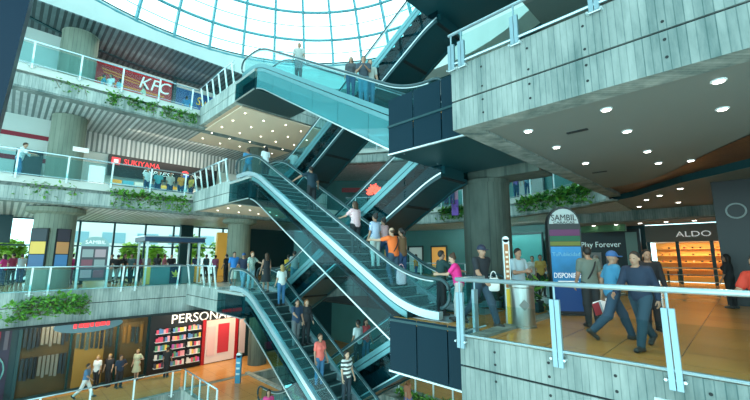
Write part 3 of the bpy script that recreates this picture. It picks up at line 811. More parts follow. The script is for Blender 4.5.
# trash can and yellow signpost
q = W(3.72, 8.45, 0)
t = thing('trash_can', q, 'brushed steel cylinder trash can between the yellow post and the blue totem', 'trash can')
MB().lathe(q, [(.27, 0), (.27, .04), (.25, .05), (.26, .86), (.28, .88), (.28, .93), (.25, .95)], 32).build('body', mat('brushed_steel', (.42, .45, .44), .3, .9), t, smooth=False)
MB().lathe(q, [(.2, .945), (.19, .955)], 24).build('ash_tray', DARK, t)
MB().obox(q+Vector((-.06, -.262, .5)), Vector((.06, 0, .06)), Vector((0, .006, 0)), Vector((-.06, 0, .06))).build('emblem', mat('emblem_dull', (.2, .24, .24)), t)
q = W(4.0, 8.35, 0)
t = thing('signpost', q, 'slim yellow post with wooden lettered face and rounded top, left of the trash can', 'post')
X = Vector((1, 0, 0)); Y = Vector((0, 1, 0))
MB().obox(q+ZH*.98, X*.075, Y*.03, ZH*.98).build('post_body', mat('post_steel', (.55, .65, .66), .3, .5), t)
MB().obox(q+ZH*1.35-Y*.035, X*.05, Y*.008, ZH*.5).build('wood_face', mat('face_wood', (.36, .14, .05), .5), t)
MB().obox(q+ZH*.42-Y*.035, X*.05, Y*.008, ZH*.4).build('yellow_face', mat('face_yellow', (.8, .5, .04), .5), t)
MB().tube([q+ZH*1.96-Y*.03, q+ZH*1.96+Y*.03], .075, 16).build('cap', mat('post_steel', ()), t)
for k in range(7): MB().obox(q+ZH*(1.0+.11*k)-Y*.045, X*.03, Y*.003, ZH*.025).build('glyph', CREAM, t)
MB().obox(q+ZH*.015, X*.11, Y*.09, ZH*.015).build('base', STEEL, t)

# ---------------------------------------------------------------- basement shops at lower left
WB = 26.35
t = thing('shopfront', W(WB, -.9, L_1), 'dark basement shop window with red striped curtain and round emblem at far lower left', 'shopfront')
MB().box(WB-.05, WB, -4., .75, L_1, L0-1.6).build('backing', mat('violet_dark', (.02, .014, .05), .4), t)
for k in range(14):
    v = -3.4+.3*k
    MB().box(WB-.16, WB-.08, v, v+.15, L_1+2.55, L0-1.62).build('curtain_stripe', mat('curtain%d' % (k % 3), [(.35, .02, .06), (.10, .10, .14), (.16, .02, .05)][k % 3], .6), t)
c = W(WB-.12, .0, L_1+1.6)
pts = [c+(VH*math.cos(a)+ZH*math.sin(a)*1.25)*.62 for a in np.linspace(0, 2*PI, 25)]
MB().tube(pts, .035, 6).build('emblem_ring', mat('emblem_teal', (.12, .35, .36)), t)
for a in (50, 90, 130, 230, 310): MB().tube([c, c+(VH*math.cos(D(a))+ZH*math.sin(D(a)))*.5], [.09, .03], 6).build('emblem_ray', mat('emblem_teal', ()), t)
MB().box(WB-.2, WB-.1, -.1, .45, L_1+.25, L_1+.75).build('pink_panel', mat('hot_pink', (.5, .02, .25), .5), t)
G_ROOM = mat('shop_brown', (.11, .055, .02), .6, noise=.3, nscale=.8)
def shopwindow(label, v0, v1, mull):
    t = thing('shopfront', W(WB, (v0+v1)/2, L_1), label, 'shopfront')
    MB().box(WB-.12, WB-.02, v0, v0+.14, L_1, L0-1.55).build('mullion', DARKP, t)
    for v in mull: MB().box(WB-.1, WB-.02, v-.05, v+.05, L_1, L0-1.55).build('mullion', DARKP, t)
    MB().box(WB-.12, WB-.02, v0, v1, L0-1.75, L0-1.55).build('head', DARKP, t)
    MB().box(WB-.12, WB-.02, v0, v1, L_1, L_1+.12).build('sill', DARKP, t)
    MB().box(WB-.16, WB-.14, v0+.14, v1, L_1+.12, L0-1.75).build('pane', G_CLEAR, t)
    return t
# the room behind the second window
t = shopwindow('basement clothing shop window with brown interior and mannequins, lower left', 1.0, 6.75, (3.1, 5.2))
MB().box(WB-.02, WB, 1.1, 6.7, L_1+.12, L0-1.6).build('back_panel', G_ROOM, t)
MB().box(WB-.10, WB-.02, 3.3, 4.6, L_1+.1, L_1+3.0).build('wood_panel', mat('amber_wood', (.45, .2, .04), .5), t)
MB().box(WB-.06, WB-.02, 5.4, 6.5, L_1+1.2, L_1+3.2).build('wood_panel', mat('brown_wood', (.16, .08, .03), .5), t)
rnd = random.Random(4)
for k in range(11):
    v = 1.2+.165*k; cc = rnd.choice([(.02, .02, .03), (.05, .06, .08), (.25, .2, .18), (.03, .04, .06)])
    for z in (.9, 2.4):
        o = MB().box(WB-.13, WB-.03, v, v+.12, L_1+z+rnd.random()*.2, L_1+z+1.1).build('garment', mat('cloth%d' % int(cc[0]*100), cc, .8))
        tag(o, 'dark garment hanging in the left bay of the clothing shop window', 'garment', 'garments on the rails')
for k in range(15):
    v = 3.3+.215*k; cc = rnd.choice([(.02, .02, .03), (.30, .12, .03), (.04, .05, .06), (.12, .05, .03), (.10, .12, .12)])
    if 4.95 < v < 5.25: continue
    o = MB().box(WB-.13, WB-.105, v, v+.15, L_1+1.95+.25*rnd.random(), L_1+2.9+.25*rnd.random()).build('garment', mat('cloth_b%d' % int(cc[0]*100), cc, .8))
    tag(o, 'small dark or rust garment displayed high in the middle bays of the clothing shop window', 'garment', 'garments displayed high in the window')
t = thing('shop_sign', W(24.6, 3.6, L_1+3.3), 'blue-grey oval sign with red lettering over the basement clothing shop', 'sign')
pts = [W(24.6, 3.6, L_1+3.55)+(VH*math.cos(a)*1.45+ZH*math.sin(a)*.36) for a in np.linspace(0, 2*PI, 28, endpoint=False)]
MB().add(pts+[p+UH*.15 for p in pts], [tuple(range(28))[::-1], tuple(range(28, 56))]+[(i, (i+1) % 28, 28+(i+1) % 28, 28+i) for i in range(28)]).build('oval_board', mat('oval_grey', (.16, .30, .36), .4), t)
for k in range(7): MB().obox(W(24.57, 3.0+.23*k, L_1+3.58+.02*(k % 2)), VH*(.07+.02*(k % 3)), UH*.01, ZH*.13).build('red_glyph', REDL, t)
# glove-bright accessory shop with white lettering
t = thing('shopfront', W(WB, 9.6, L_1), 'black basement shop with thin white lettering, bright product racks and a red doorway', 'shopfront')
MB().box(WB-.08, WB, 6.85, 13., L_1, L0-1.55).build('front', BLACKS, t)
text('PERSONAL', W(WB-.1, 9.95, L0-2.4), VH, .8, WH, t, .015, width=3.9)
MB().box(WB-.2, WB-.1, 9.95, 10.15, L_1, L_1+2.9).build('door_jamb', RED, t)
MB().box(WB-.2, WB-.1, 12.2, 12.4, L_1, L_1+2.9).build('door_jamb', RED, t)
MB().box(WB-.14, WB-.08, 10.2, 12.2, L_1+.05, L_1+2.8).build('door_opening', mat('shop_inside', (.55, .42, .36), .5, emit=.5), t)
MB().box(WB-.2, WB-.14, 11.0, 11.75, L_1+.6, L_1+2.5).build('door_poster', mat('poster_red', (.55, .03, .05), .5), t)
MB().box(WB-.2, WB-.14, 10.3, 10.8, L_1+.5, L_1+2.4).build('door_poster', mat('poster_pink', (.8, .5, .5), .5), t)
MB().box(WB-.2, WB-.1, 12.5, 12.95, L_1+.3, L_1+2.7).build('side_poster', mat('poster_pale', (.7, .55, .55), .5), t)
rnd = random.Random(9)
PALC = [(.7, .08, .15), (.8, .35, .4), (.75, .7, .65), (.1, .25, .5), (.8, .5, .1), (.5, .1, .4), (.12, .35, .2), (.05, .05, .07)]
for c_ in range(3):
    for r_ in range(5):
        v = 7.15+.93*c_; z = L_1+.35+.5*r_
        o = thing('product_rack', W(WB-.2, v+.38, z), 'small rack shelf of bright packets on the black shop wall', 'rack', 'packet racks on the black shop')
        MB().box(WB-.36, WB-.08, v, v+.78, z, z+.03).build('shelf', WHITE, o)
        for k in range(6):
            cc = rnd.choice(PALC); h = .2+.1*rnd.random()
            q = MB().box(WB-.34, WB-.2, v+.02+.127*k, v+.135+.127*k, z+.03, z+.03+h).build('packet', mat('packet%d' % PALC.index(cc), cc, .45, emit=.15))
            tag(q, 'bright packet on a rack shelf of the black basement shop', 'packet', 'packets on the racks')
# blue pillar box and information post on the basement floor
q = W(20.2, 10.4, L_1)
t = thing('info_post', W(21.2, 10.2, L_1), 'small blue and white information post on the tan basement floor', 'post')
MB().obox(W(21.2, 10.2, L_1+.75), X*.14, Y*.1, ZH*.75).build('post_body', mat('post_blue', (.05, .3, .5), .4), t)
MB().tube([W(21.2, 10.2, L_1+1.5)-Y*.1, W(21.2, 10.2, L_1+1.5)+Y*.1], .14, 14).build('cap', WHITE, t)
for k in range(3): MB().obox(W(21.2, 10.2, L_1+.5+.3*k)-Y*.11, X*.1, Y*.01, ZH*.05).build('label', WHITE, t)

# ---------------------------------------------------------------- middle level, left: windows, directory, kiosk
WL = 32.2
for k in range(12):
    a = -4.4+1.97*k; b = a+1.97
    r = sobj('window_%d' % (k+1), W(WL, a, 0))
    m = MB(); m.box(WL-.08, WL+.08, a, a+.12, 0, 4.05); m.box(WL-.06, WL+.06, a, b, 2.25, 2.35); m.box(WL-.06, WL+.06, a, b, 0, .15); m.box(WL-.06, WL+.06, a, b, 3.95, 4.05)
    m.build('window_frame', DARKP, r)
    MB().box(WL-.01, WL+.01, a+.12, b, .15, 3.95).build('pane', glass('window_pane%d' % k, (.92, .97, .97), .08) if k == 0 else MATS['window_pane0'], r)
for k, (a, b) in enumerate(((-4., .2), (9.7, 10.6), (14.2, 20.))):
    lab = ['dark panel hung before the windows at the far left edge', 'dark pier between the bright windows behind the kiosk', 'dark wall closing the windows behind the lower escalator head'][k]
    o = MB().box(31.2, 31.6, a, b, 2.4 if k == 0 else 0, 4.05).build('wall_panel', DARKP); tag(o, lab, 'panel')
o = MB().box(31.3, 31.6, 12.6, 13.6, 0, 3.6).build('wall_panel', mat('amber_panel', (.75, .45, .08), .5, emit=.3)); tag(o, 'yellow lit panel beside the poster column on the middle level', 'panel')
# directory sign
c = W(23.9, 3.35, 0); n = (-Vector((c.x, c.y, 0))).normalized(); x = Vector((-n.y, n.x, 0))
t = thing('directory_sign', c, 'arched mall directory sign with grey top and dark map panels behind the left railing', 'sign')
def panel(x0, x1, z0, z1, d, m, nm, par): 
    return MB().obox(c+x*((x0+x1)/2)+ZH*((z0+z1)/2)+n*d, x*((x1-x0)/2), n*.02, ZH*((z1-z0)/2)).build(nm, m, par)
for s in (-.62, .62): MB().obox(c+x*s+ZH*1.05, x*.05, n*.05, ZH*1.05).build('frame_post', WHITE, t)
panel(-.58, .58, .35, 2.1, 0, mat('map_dark', (.06, .06, .075), .4), 'map_board', t)
pts = [(-.6, 2.1), (.6, 2.1)]+[(.6*math.cos(D(a)), 2.1+.5*math.sin(D(a))) for a in range(15, 180, 15)]
MB().add([c+x*p+ZH*z+n*.05 for p, z in pts]+[c+x*p+ZH*z-n*.05 for p, z in pts], [tuple(range(13)), tuple(range(25, 12, -1))]+[(i, (i+1) % 13, 13+(i+1) % 13, 13+i) for i in range(13)]).build('arch', mat('arch_grey', (.28, .45, .45), .4), t)
text('SAMBIL', c+ZH*2.3+n*.06, x, .26, WH, t, .01, width=.85)
for i in range(2):
    for j in range(3): panel(-.5+.52*i, -.05+.52*i, .5+.52*j, .9+.52*j, .03, mat('map%d' % ((i+j) % 3), [(.45, .30, .33), (.25, .07, .10), (.30, .33, .33)][(i+j) % 3], .5), 'map_panel', t)
# information kiosk
t = thing('kiosk', W(24.6, 7.1, 0), 'kiosk with navy flat roof and teal counter behind the left railing', 'kiosk')
MB().box(23.6, 25.8, 5.5, 8.75, 2.42, 2.68).build('roof', mat('kiosk_navy', (.02, .05, .10), .4), t)
MB().box(23.55, 25.85, 5.45, 8.8, 2.68, 2.74).build('roof_edge', STEEL, t)
for u in (23.8, 25.6):
    for v in (5.7, 8.5): MB().box(u-.05, u+.05, v-.05, v+.05, 0, 2.42).build('post', WHITE, t)
MB().box(23.8, 24.1, 5.9, 8.4, 0, 1.0).build('counter', mat('counter_tealgrey', (.10, .25, .27), .4), t)
MB().box(23.7, 24.25, 5.75, 8.55, 1.0, 1.06).build('worktop', STEEL, t)
MB().box(23.74, 23.8, 6.95, 7.55, .05, 1.15).build('emblem_panel', NAVY, t)
for a in (-38, 0, 38):
    b = W(23.73, 7.25, .45); d = VH*math.sin(D(a))+ZH*math.cos(D(a))
    MB().tube([b, b+d*.2, b+d*.36], [.03, .06, .012], 6).build('emblem_leaf', GOLD, t)
MB().tube([W(23.73, 7.1, .42), W(23.73, 7.4, .42)], .02, 6).build('emblem_leaf', GOLD, t)
for v, m, nm in ((5.75, YEL, 'yellow end panel'), (8.45, ORG, 'orange end panel')):
    MB().box(23.76, 23.8, v-.14, v+.2, .05, 1.05).build('end_panel', mat('kiosk_%s' % nm[:6].strip(), (.8, .55, .12) if v < 6 else (.75, .4, .06), .5), t)
# ---------------------------------------------------------------- plants
LEAF = [mat('leaf_%d' % k, c, .5, spec=.3) for k, c in enumerate(((.05, .20, .03), (.13, .34, .05), (.02, .10, .03)))]
def plant(label, pts, n, size, hang, seed, group, name='planter_greenery', up=.35, bright=1):
    """leafy clump along a line of (u, v, z) points"""
    r = random.Random(seed)
    c0 = W(*pts[len(pts)//2])
    t = thing(name, c0, label, 'plant', group)
    mbs = [MB(), MB(), MB()]
    st = MB()
    for i in range(n):
        f = r.random()*(len(pts)-1); k = min(int(f), len(pts)-2); f -= k
        p = W(*pts[k]).lerp(W(*pts[k+1]), f)+Vector((r.gauss(0, .14), r.gauss(0, .14), 0))
        h = r.random()
        p.z += (h*up if r.random() > hang else -h*.55)
        s = size*(.6+.8*r.random()); a = r.random()*2*PI; e = r.uniform(-.6, 1.1)
        d = Vector((math.cos(a)*math.cos(e), math.sin(a)*math.cos(e), math.sin(e))); w = d.cross(ZH).normalized()*s*.34
        nn = w.cross(d).normalized()*s*.1
        mb = mbs[1 if r.random() < .45*bright else (0 if r.random() < .7 else 2)]
        mb.add([p, p+d*s*.45+w-nn, p+d*s, p+d*s*.45-w-nn, p+d*s*.5+nn*.6], [(0, 4, 1), (1, 4, 2), (2, 4, 3), (3, 4, 0)])
        if i % 12 == 0: st.tube([W(*pts[k]).lerp(W(*pts[k+1]), f)-ZH*.1, p], .012, 4)
    for m, mb in zip(LEAF, mbs):
        if mb.v: mb.build('foliage', m, t)['kind'] = 'stuff'
    if st.v: st.build('stem', mat('stem', (.12, .10, .04), .7), t)['kind'] = 'stuff'
    return t
def soil(path, z):
    return struct(MB().strip(path, -.3, z-.05, z+.0, off=-.05).build('trim_20', SOIL))
for z in (L1, L2): soil(EDGE_L+EDGE_F[1:-1], z-.85)
EDL = lambda v, z: (22.58, v, z)
plant('long yellow-green plant band hanging on the first gallery below the black board', [EDL(3.6, L1-.58), EDL(5.4, L1-.58), EDL(7.3, L1-.6)], 700, .2, .4, 1, None, bright=1.6)
plant('thin trailing plant on the first gallery edge at far left', [EDL(.2, L1-.5), EDL(1., L1-.5), EDL(2.2, L1-.55)], 90, .16, .6, 2, None)
for k, v in enumerate((3.05, 4.0, 4.7, 5.55, 6.2, 6.9)):
    labs = ['first', 'second', 'third', 'fourth', 'fifth', 'sixth']
    plant('small hanging plant on the top left gallery edge, %s from the left' % labs[k], [EDL(v, L2-.5), EDL(v+.4, L2-.5)], 120, .17, .75, 20+k, 'hanging plants on the top gallery', up=.15)
plant('faint creeper at the left end of the top gallery edge', [EDL(.9, L2-.4), EDL(2.1, L2-.45)], 50, .14, .8, 31, None, up=.1)
def fpt(a, z, r=13.5): return (CENTRE[0]+r*math.cos(D(a)), CENTRE[1]+r*math.sin(D(a)), z)
farl = [((52, 60), L1, 'on the far first gallery, seen under the head of the middle escalator'), ((63, 71), L1, 'on the far first gallery, behind the middle escalator glass'),
        ((82, 92), L1, 'on the far first gallery, left of the purple banner'), ((93, 103), L1, 'on the far first gallery, just left of the big column'),
        ((108, 119), L1, 'on the far first gallery, just right of the big column'), ((120, 131), L1, 'on the far first gallery, below the right soffit edge')]
for k, ((a, b), z, s) in enumerate(farl):
    plant('green planter row '+s, [fpt(a, z-.5), fpt((a+b)/2, z-.5), fpt(b, z-.5)], 520, .24, .35, 40+k, 'planters on the far first gallery')
plant('bushy planter behind glass between the top escalator and the right landing', [fpt(75, L2-.7), fpt(80, L2-.7), fpt(85, L2-.7)], 420, .24, .3, 50, None)
plant('round planter on the far middle level under the middle escalator', [(21.2, 19.6, -.35), (20.2, 20.6, -.35), (19.4, 21.2, -.35)], 420, .24, .3, 51, None)
plant('pale green planter hanging on the middle level edge at the left frame edge', [(22.3, .4, -.75), (22.3, 1.3, -.55), (22.25, 2.3, -.45), (22.3, 3.0, -.65)], 650, .2, .55, 52, None, bright=1.8)
plant('planter below the lower right landing, beside the basement railing', [(14., 15.7, L_1-.2), (11., 15.7, L_1-.2), (8.2, 15.7, L_1-.2)], 800, .24, .4, 53, None)
plant('low planter behind the lower escalator near the basement railing corner', [(19., 15.8, L_1-.3), (17.2, 15.8, L_1-.3)], 260, .24, .4, 54, None)
plant('planter seen through the glass of the lower escalator', [(17.3, 11.9, L_1+.4), (15.8, 11.9, L_1+.4)], 260, .22, .3, 55, None)
struct(MB().box(6., 22., 15.3, 15.9, L_1-.7, L_1-.25).build('trim_21', CONC))
struct(MB().box(15.6, 17.5, 11.5, 12.3, L_1, L_1+.4).build('trim_22', CONC))
plant('leafy pot plants behind the trash can at the landing', [(5.2, 10.95, .25), (4.4, 11.1, .25)], 260, .26, .2, 56, None, up=.6)
t = thing('planter_box', W(4.8, 11., 0), 'low dark planter box behind the steel trash can', 'planter')
MB().box(4.3, 5.35, 10.8, 11.2, 0, .3).build('box', DARKP, t); MB().box(4.35, 5.3, 10.85, 11.15, .3, .31).build('soil', SOIL, t)
o = MB().box(15.25, 15.3, 22.1, 22.14, L1-.95, L1+1.3)
# purple hanging banner on the far gallery
t = thing('banner', W(14.2, 22.3, L1-1.), 'purple and pale cloth banner hung over the far first gallery railing', 'banner')
MB().box(13.95, 14.5, 22.2, 22.24, L1-.75, L1+.35).build('cloth', mat('banner_purple', (.22, .10, .45), .7), t); MB().box(13.95, 14.5, 22.2, 22.24, L1+.35, L1+1.4).build('cloth_top', mat('banner_pink', (.65, .35, .5), .7), t)
# ---------------------------------------------------------------- outdoors beyond the windows
struct(MB().box(33.2, 75, -40, 45, -.6, -.3).build('ground', mat('paving', (.45, .47, .44), .8, noise=.1)))
def tree(label, u, v, h, seed):
    r = random.Random(seed); t = thing('tree', W(u, v, -.3), label, 'tree', 'trees beyond the windows')
    MB().tube([W(u, v, -.3), W(u+.1, v, h*.5), W(u, v+.1, h*.8)], [.16, .12, .06], 8).build('trunk', mat('bark', (.1, .07, .04), .9), t)
    mb = [MB(), MB()]
    for i in range(750):
        a = r.random()*2*PI; e = r.uniform(-1, 1); rr = (r.random()**.4)
        p = W(u, v, h*.6)+Vector((math.cos(a)*math.sqrt(1-e*e)*rr*h*.34, math.sin(a)*math.sqrt(1-e*e)*rr*h*.34, e*rr*h*.36))
        s = .38*(.6+r.random()); b = r.random()*2*PI; g = r.uniform(-1, 1)
        d = Vector((math.cos(b), math.sin(b), g)).normalized()*s; w = d.cross(ZH).normalized()*s*.4
        mb[i % 2].add([p, p+d*.5+w, p+d, p+d*.5-w], [(0, 1, 2), (0, 2, 3)])
    mb[0].build('foliage', mat('tree_leaf', (.34, .58, .07), .6), t)['kind'] = 'stuff'; mb[1].build('foliage', mat('tree_leaf_b', (.52, .66, .12), .6), t)['kind'] = 'stuff'
for k, (u, v, h) in enumerate(((37.5, .3, 2.9), (37, 2.9, 2.7), (40, 5.4, 2.8), (37.5, 7.9, 2.8), (40, 10.3, 2.7), (37.5, 12.6, 3.8), (38.5, 16.2, 3.8), (40.5, -2.2, 3.2))):
    labs = ['behind the left edge railing', 'just left of the left column', 'just left of the directory sign', 'left of the kiosk roof', 'behind the kiosk counter', 'right of the kiosk beside the dark pier', 'behind the poster column', 'at the extreme left']
    tree('sunlit bright green tree outside the windows, '+labs[k], u, v, h, 70+k)
t = thing('building', W(62, 14, -.3), 'pale building outside beyond the window trees', 'building')
MB().box(60, 66, 4, 30, -.3, 8).build('wall', mat('pale_facade', (.75, .70, .66), .8), t)
for k in range(6):
    MB().box(59.9, 60, 5+4*k, 7.6+4*k, 3.4, 4.8).build('window', mat('facade_window', (.25, .4, .45), .3), t)
t = thing('van', W(46, 5., -.3), 'parked white van outside the windows behind the directory sign', 'vehicle') if False else None
# ------------------------------------------------------------------ people: smooth bodies grown from a posed skeleton
def _smin(a, b, k):
    h = np.clip(.5+.5*(b-a)/k, 0, 1); return b+(a-b)*h-k*h*(1-h)
def _cap(P, a, b, ra, rb):
    a = np.asarray(a, float); b = np.asarray(b, float); ba = b-a
    h = np.clip(((P-a)@ba)/max(ba@ba, 1e-9), 0, 1)
    return np.linalg.norm(P-a-h[:, None]*ba, axis=1)-(ra+(rb-ra)*h)
def _ell(P, c, r):
    r = np.asarray(r, float); q = (P-np.asarray(c, float))
    k0 = np.linalg.norm(q/r, axis=1); k1 = np.linalg.norm(q/(r*r), axis=1)
    return np.where(k1 > 1e-9, k0*(k0-1)/np.maximum(k1, 1e-9), -r.min())
def snets(f, lo, hi, h):
    """surface nets over f <= 0"""
    n = [int(math.ceil((hi[i]-lo[i])/h))+1 for i in range(3)]
    ax = [lo[i]+h*np.arange(n[i]) for i in range(3)]
    G = np.stack(np.meshgrid(*ax, indexing='ij'), -1).reshape(-1, 3)
    F = f(G).reshape(n); ins = F < 0
    F[F == 0] = 1e-6
    c = [F[i:n[0]-1+i, j:n[1]-1+j, k:n[2]-1+k] for i in (0, 1) for j in (0, 1) for k in (0, 1)]
    cnt = sum((x < 0).astype(int) for x in c)
    act = (cnt > 0) & (cnt < 8)
    idx = -np.ones(act.shape, int); ii = np.argwhere(act); idx[act] = np.arange(len(ii))
    corner = [np.array((i, j, k)) for i in (0, 1) for j in (0, 1) for k in (0, 1)]
    vals = [x[act] for x in c]; acc = np.zeros((len(ii), 3)); w = np.zeros(len(ii))
    for p in range(8):
        for q in range(p+1, 8):
            d = corner[q]-corner[p]
            if abs(d).sum() != 1: continue
            m = (vals[p] < 0) != (vals[q] < 0)
            t = np.where(m, vals[p]/np.where(m, vals[p]-vals[q], 1), 0)
            acc += np.where(m[:, None], corner[p]+t[:, None]*d, 0); w += m
    V = np.array(lo)+h*(ii+acc/w[:, None])
    faces = []
    for a in range(3):
        b, cc = (a+1) % 3, (a+2) % 3
        sl0 = [slice(None)]*3; sl1 = [slice(None)]*3; sl0[a] = slice(0, n[a]-1); sl1[a] = slice(1, n[a])
        e = ins[tuple(sl0)] != ins[tuple(sl1)]
        E = np.argwhere(e)
        E = E[(E[:, b] > 0) & (E[:, cc] > 0) & (E[:, b] < n[b]-1) & (E[:, cc] < n[cc]-1)]
        if not len(E): continue
        fl = ins[tuple(E.T)]
        def at(db, dc):
            q = E.copy(); q[:, b] += db; q[:, cc] += dc; return idx[tuple(q.T)]
        Q = np.stack([at(-1, -1), at(0, -1), at(0, 0), at(-1, 0)], 1)
        Q[~fl] = Q[~fl][:, ::-1]
        faces.append(Q)
    return V, np.concatenate(faces) if faces else np.zeros((0, 4), int)
def _rx(a):
    c, s = math.cos(a), math.sin(a); return np.array([[1, 0, 0], [0, c, -s], [0, s, c]])
def _rz(a):
    c, s = math.cos(a), math.sin(a); return np.array([[c, -s, 0], [s, c, 0], [0, 0, 1]])
POSES = {   # degrees: hip/knee left & right, arms (forward, outward, elbow bend, inward), lean, head turn, head nod
 'stand': dict(l=(2, 4), r=(-2, 2), al=(5, 9, 18, 4), ar=(0, 9, 15, 4)),
 'walk':  dict(l=(26, 8), r=(-20, 26), al=(-22, 8, 20, 4), ar=(24, 8, 28, 4), lean=4),
 'walk2': dict(l=(-18, 24), r=(24, 6), al=(25, 8, 30, 6), ar=(-18, 8, 22, 4), lean=4),
 'rail':  dict(l=(4, 6), r=(-3, 4), al=(52, 14, 25, 0), ar=(0, 9, 22, 4), lean=2),
 'railr': dict(l=(-3, 4), r=(4, 6), al=(0, 9, 22, 4), ar=(52, 14, 25, 0), lean=2),
 'spread': dict(l=(10, 22), r=(-3, 4), al=(30, 62, 8, 0), ar=(20, 38, 20, 0), lean=6),
 'hold':  dict(l=(3, 4), r=(-2, 3), al=(18, 6, 82, 30), ar=(18, 6, 82, 30), nod=-12),
 'lean':  dict(l=(2, 3), r=(12, 10), al=(40, 10, 50, 20), ar=(42, 10, 45, 20), lean=12, nod=-10),
 'reach': dict(l=(16, 32), r=(-4, 6), al=(78, 22, 14, -6), ar=(8, 10, 20, 4), lean=6),
 'step':  dict(l=(38, 52), r=(-4, 6), al=(-8, 10, 25, 4), ar=(30, 12, 40, 4), lean=6),
 'sit':   dict(l=(84, 88), r=(80, 84), al=(25, 10, 60, 20), ar=(30, 10, 70, 25), lean=6),
 'stride': dict(l=(32, 6), r=(-26, 24), al=(-24, 10, 35, 4), ar=(30, 8, 55, 12), lean=8, nod=-6),
 'arms':  dict(l=(3, 4), r=(-2, 3), al=(24, 4, 95, 50), ar=(24, 4, 95, 50)),
 'hips':  dict(l=(3, 4), r=(-4, 3), al=(-14, 34, 85, 60), ar=(0, 9, 20, 4)),
}
class Body:
    def __init__(s, sex, pose):
        p = dict(l=(0, 0), r=(0, 0), al=(0, 9, 10, 4), ar=(0, 9, 10, 4), lean=0, turn=0, nod=0); p.update(POSES[pose]); s.p = p; s.f = sex == 'f'
        f = s.f
        hipx = .088 if not f else .095; s.sw = .185 if not f else .160
        s.hip = np.array((0, 0, .93)); R = _rx(-D(p['lean'])); s.R = R
        s.T = lambda q: s.hip+R@(np.asarray(q, float)-s.hip)
        s.legs = []
        for sg, k in ((-1, 'l'), (1, 'r')):
            a, kn = p[k]; h = np.array((sg*hipx, 0, .92)); a, kn = D(a), D(kn)
            kp = h+.43*np.array((0, math.sin(a), -math.cos(a))); b = a-kn
            an = kp+.41*np.array((sg*.005, math.sin(b), -math.cos(b)))
            s.legs.append([h, kp, an, b])
        zmin = min(l[2][2] for l in s.legs)-.075
        s.dz = -zmin
        for l in s.legs:
            for i in range(3): l[i] = l[i]+np.array((0, 0, s.dz))
        s.hip = s.hip+np.array((0, 0, s.dz))
        s.arms = []
        for sg, k in ((-1, 'al'), (1, 'ar')):
            fl, ab, el, inn = [D(x) for x in p[k]]
            sh = s.T(np.array((sg*s.sw, 0, 1.405+s.dz)))
            up = np.array((sg*math.sin(ab), math.sin(fl)*math.cos(ab), -math.cos(fl)*math.cos(ab)))
            e = sh+.285*up; f2 = fl+el
            fo = np.array((sg*(math.sin(ab)*math.cos(el)-math.sin(inn)), math.sin(f2)*math.cos(inn), -math.cos(f2)*math.cos(inn))); fo /= np.linalg.norm(fo)
            wr = e+.245*fo; s.arms.append((sh, e, wr, fo, sg))
        s.neck = s.T((0, -.01, 1.43+s.dz)); s.Hc = s.T((0, .015, 1.60+s.dz)); s.HR = R@_rz(D(p['turn']))@_rx(D(p['nod']))
    def torso(s, P, g=0.):
        Q = (P-s.hip)@s.R+np.array((0, 0, .93)); f = s.f
        d = _ell(Q, (0, -.005, .955), ((.165 if not f else .178)+g, .118+g, .145+g))
        d = _smin(d, _ell(Q, (0, 0, 1.12), ((.142 if not f else .122)+g, .104+g, .19+g)), .07)
        d = _smin(d, _ell(Q, (0, 0, 1.285), ((.172 if not f else .145)+g, .112+g, .175+g)), .07)
        d = _smin(d, _cap(Q, (-s.sw+.03, -.005, 1.405), (s.sw-.03, -.005, 1.405), .052+g, .052+g), .06)
        if f: d = _smin(_smin(d, _ell(Q, (-.065, .095, 1.27), (.06+g, .055+g, .06+g)), .03), _ell(Q, (.065, .095, 1.27), (.06+g, .055+g, .06+g)), .03)
        return d, Q
    def leg(s, P, i, g=0., upto=1., loose=0.):
        h, k, a, b = s.legs[i]; m = .9 if s.f else 1.
        d = _cap(P, h, k, (.088 if not s.f else .092)+g, .056*m+g+loose)
        if upto > .5:
            e = k+(a-k)*min(1, (upto-.5)*2); d = _smin(d, _cap(P, k, e, .054*m+g+loose, (.054+(.036-.054)*min(1, (upto-.5)*2))*m+g+loose), .03)
            c = k+(a-k)*.3+np.array((0, -.018, 0)); d = _smin(d, _cap(P, c, c+(a-k)*.15, .043*m+g, .035*m+g), .04)
        else:
            e = h+(k-h)*upto*2; d = _cap(P, h, e, (.09)+g, .066+g)
        return d
    def arm(s, P, i, g=0., upto=1.):
        sh, e, w, fo, sg = s.arms[i]; m = .82 if s.f else 1.
        if upto <= .5:
            t = sh+(e-sh)*upto*2; return _cap(P, sh, t, .052*m+g, .046*m+g)
        t = e+(w-e)*(upto-.5)*2
        d = _cap(P, sh, e, .052*m+g, .041*m+g)
        return _smin(d, _cap(P, e, t, .042*m+g, (.042+(.027-.042)*(upto-.5)*2)*m+g), .025)
    def head(s, P):
        Q = (P-s.Hc)@s.HR
        d = _ell(Q, (0, -.012, .025), (.074, .092, .098))
        d = _smin(d, _ell(Q, (0, .022, -.045), (.054, .062, .072)), .03)
        d = _smin(d, _cap(Q, (0, .082, .0), (0, .103, -.028), .010, .015), .012)
        for sg in (-1, 1): d = _smin(d, _ell(Q, (sg*.076, -.005, -.015), (.012, .022, .032)), .008)
        d = np.minimum(d, 9); return d, Q
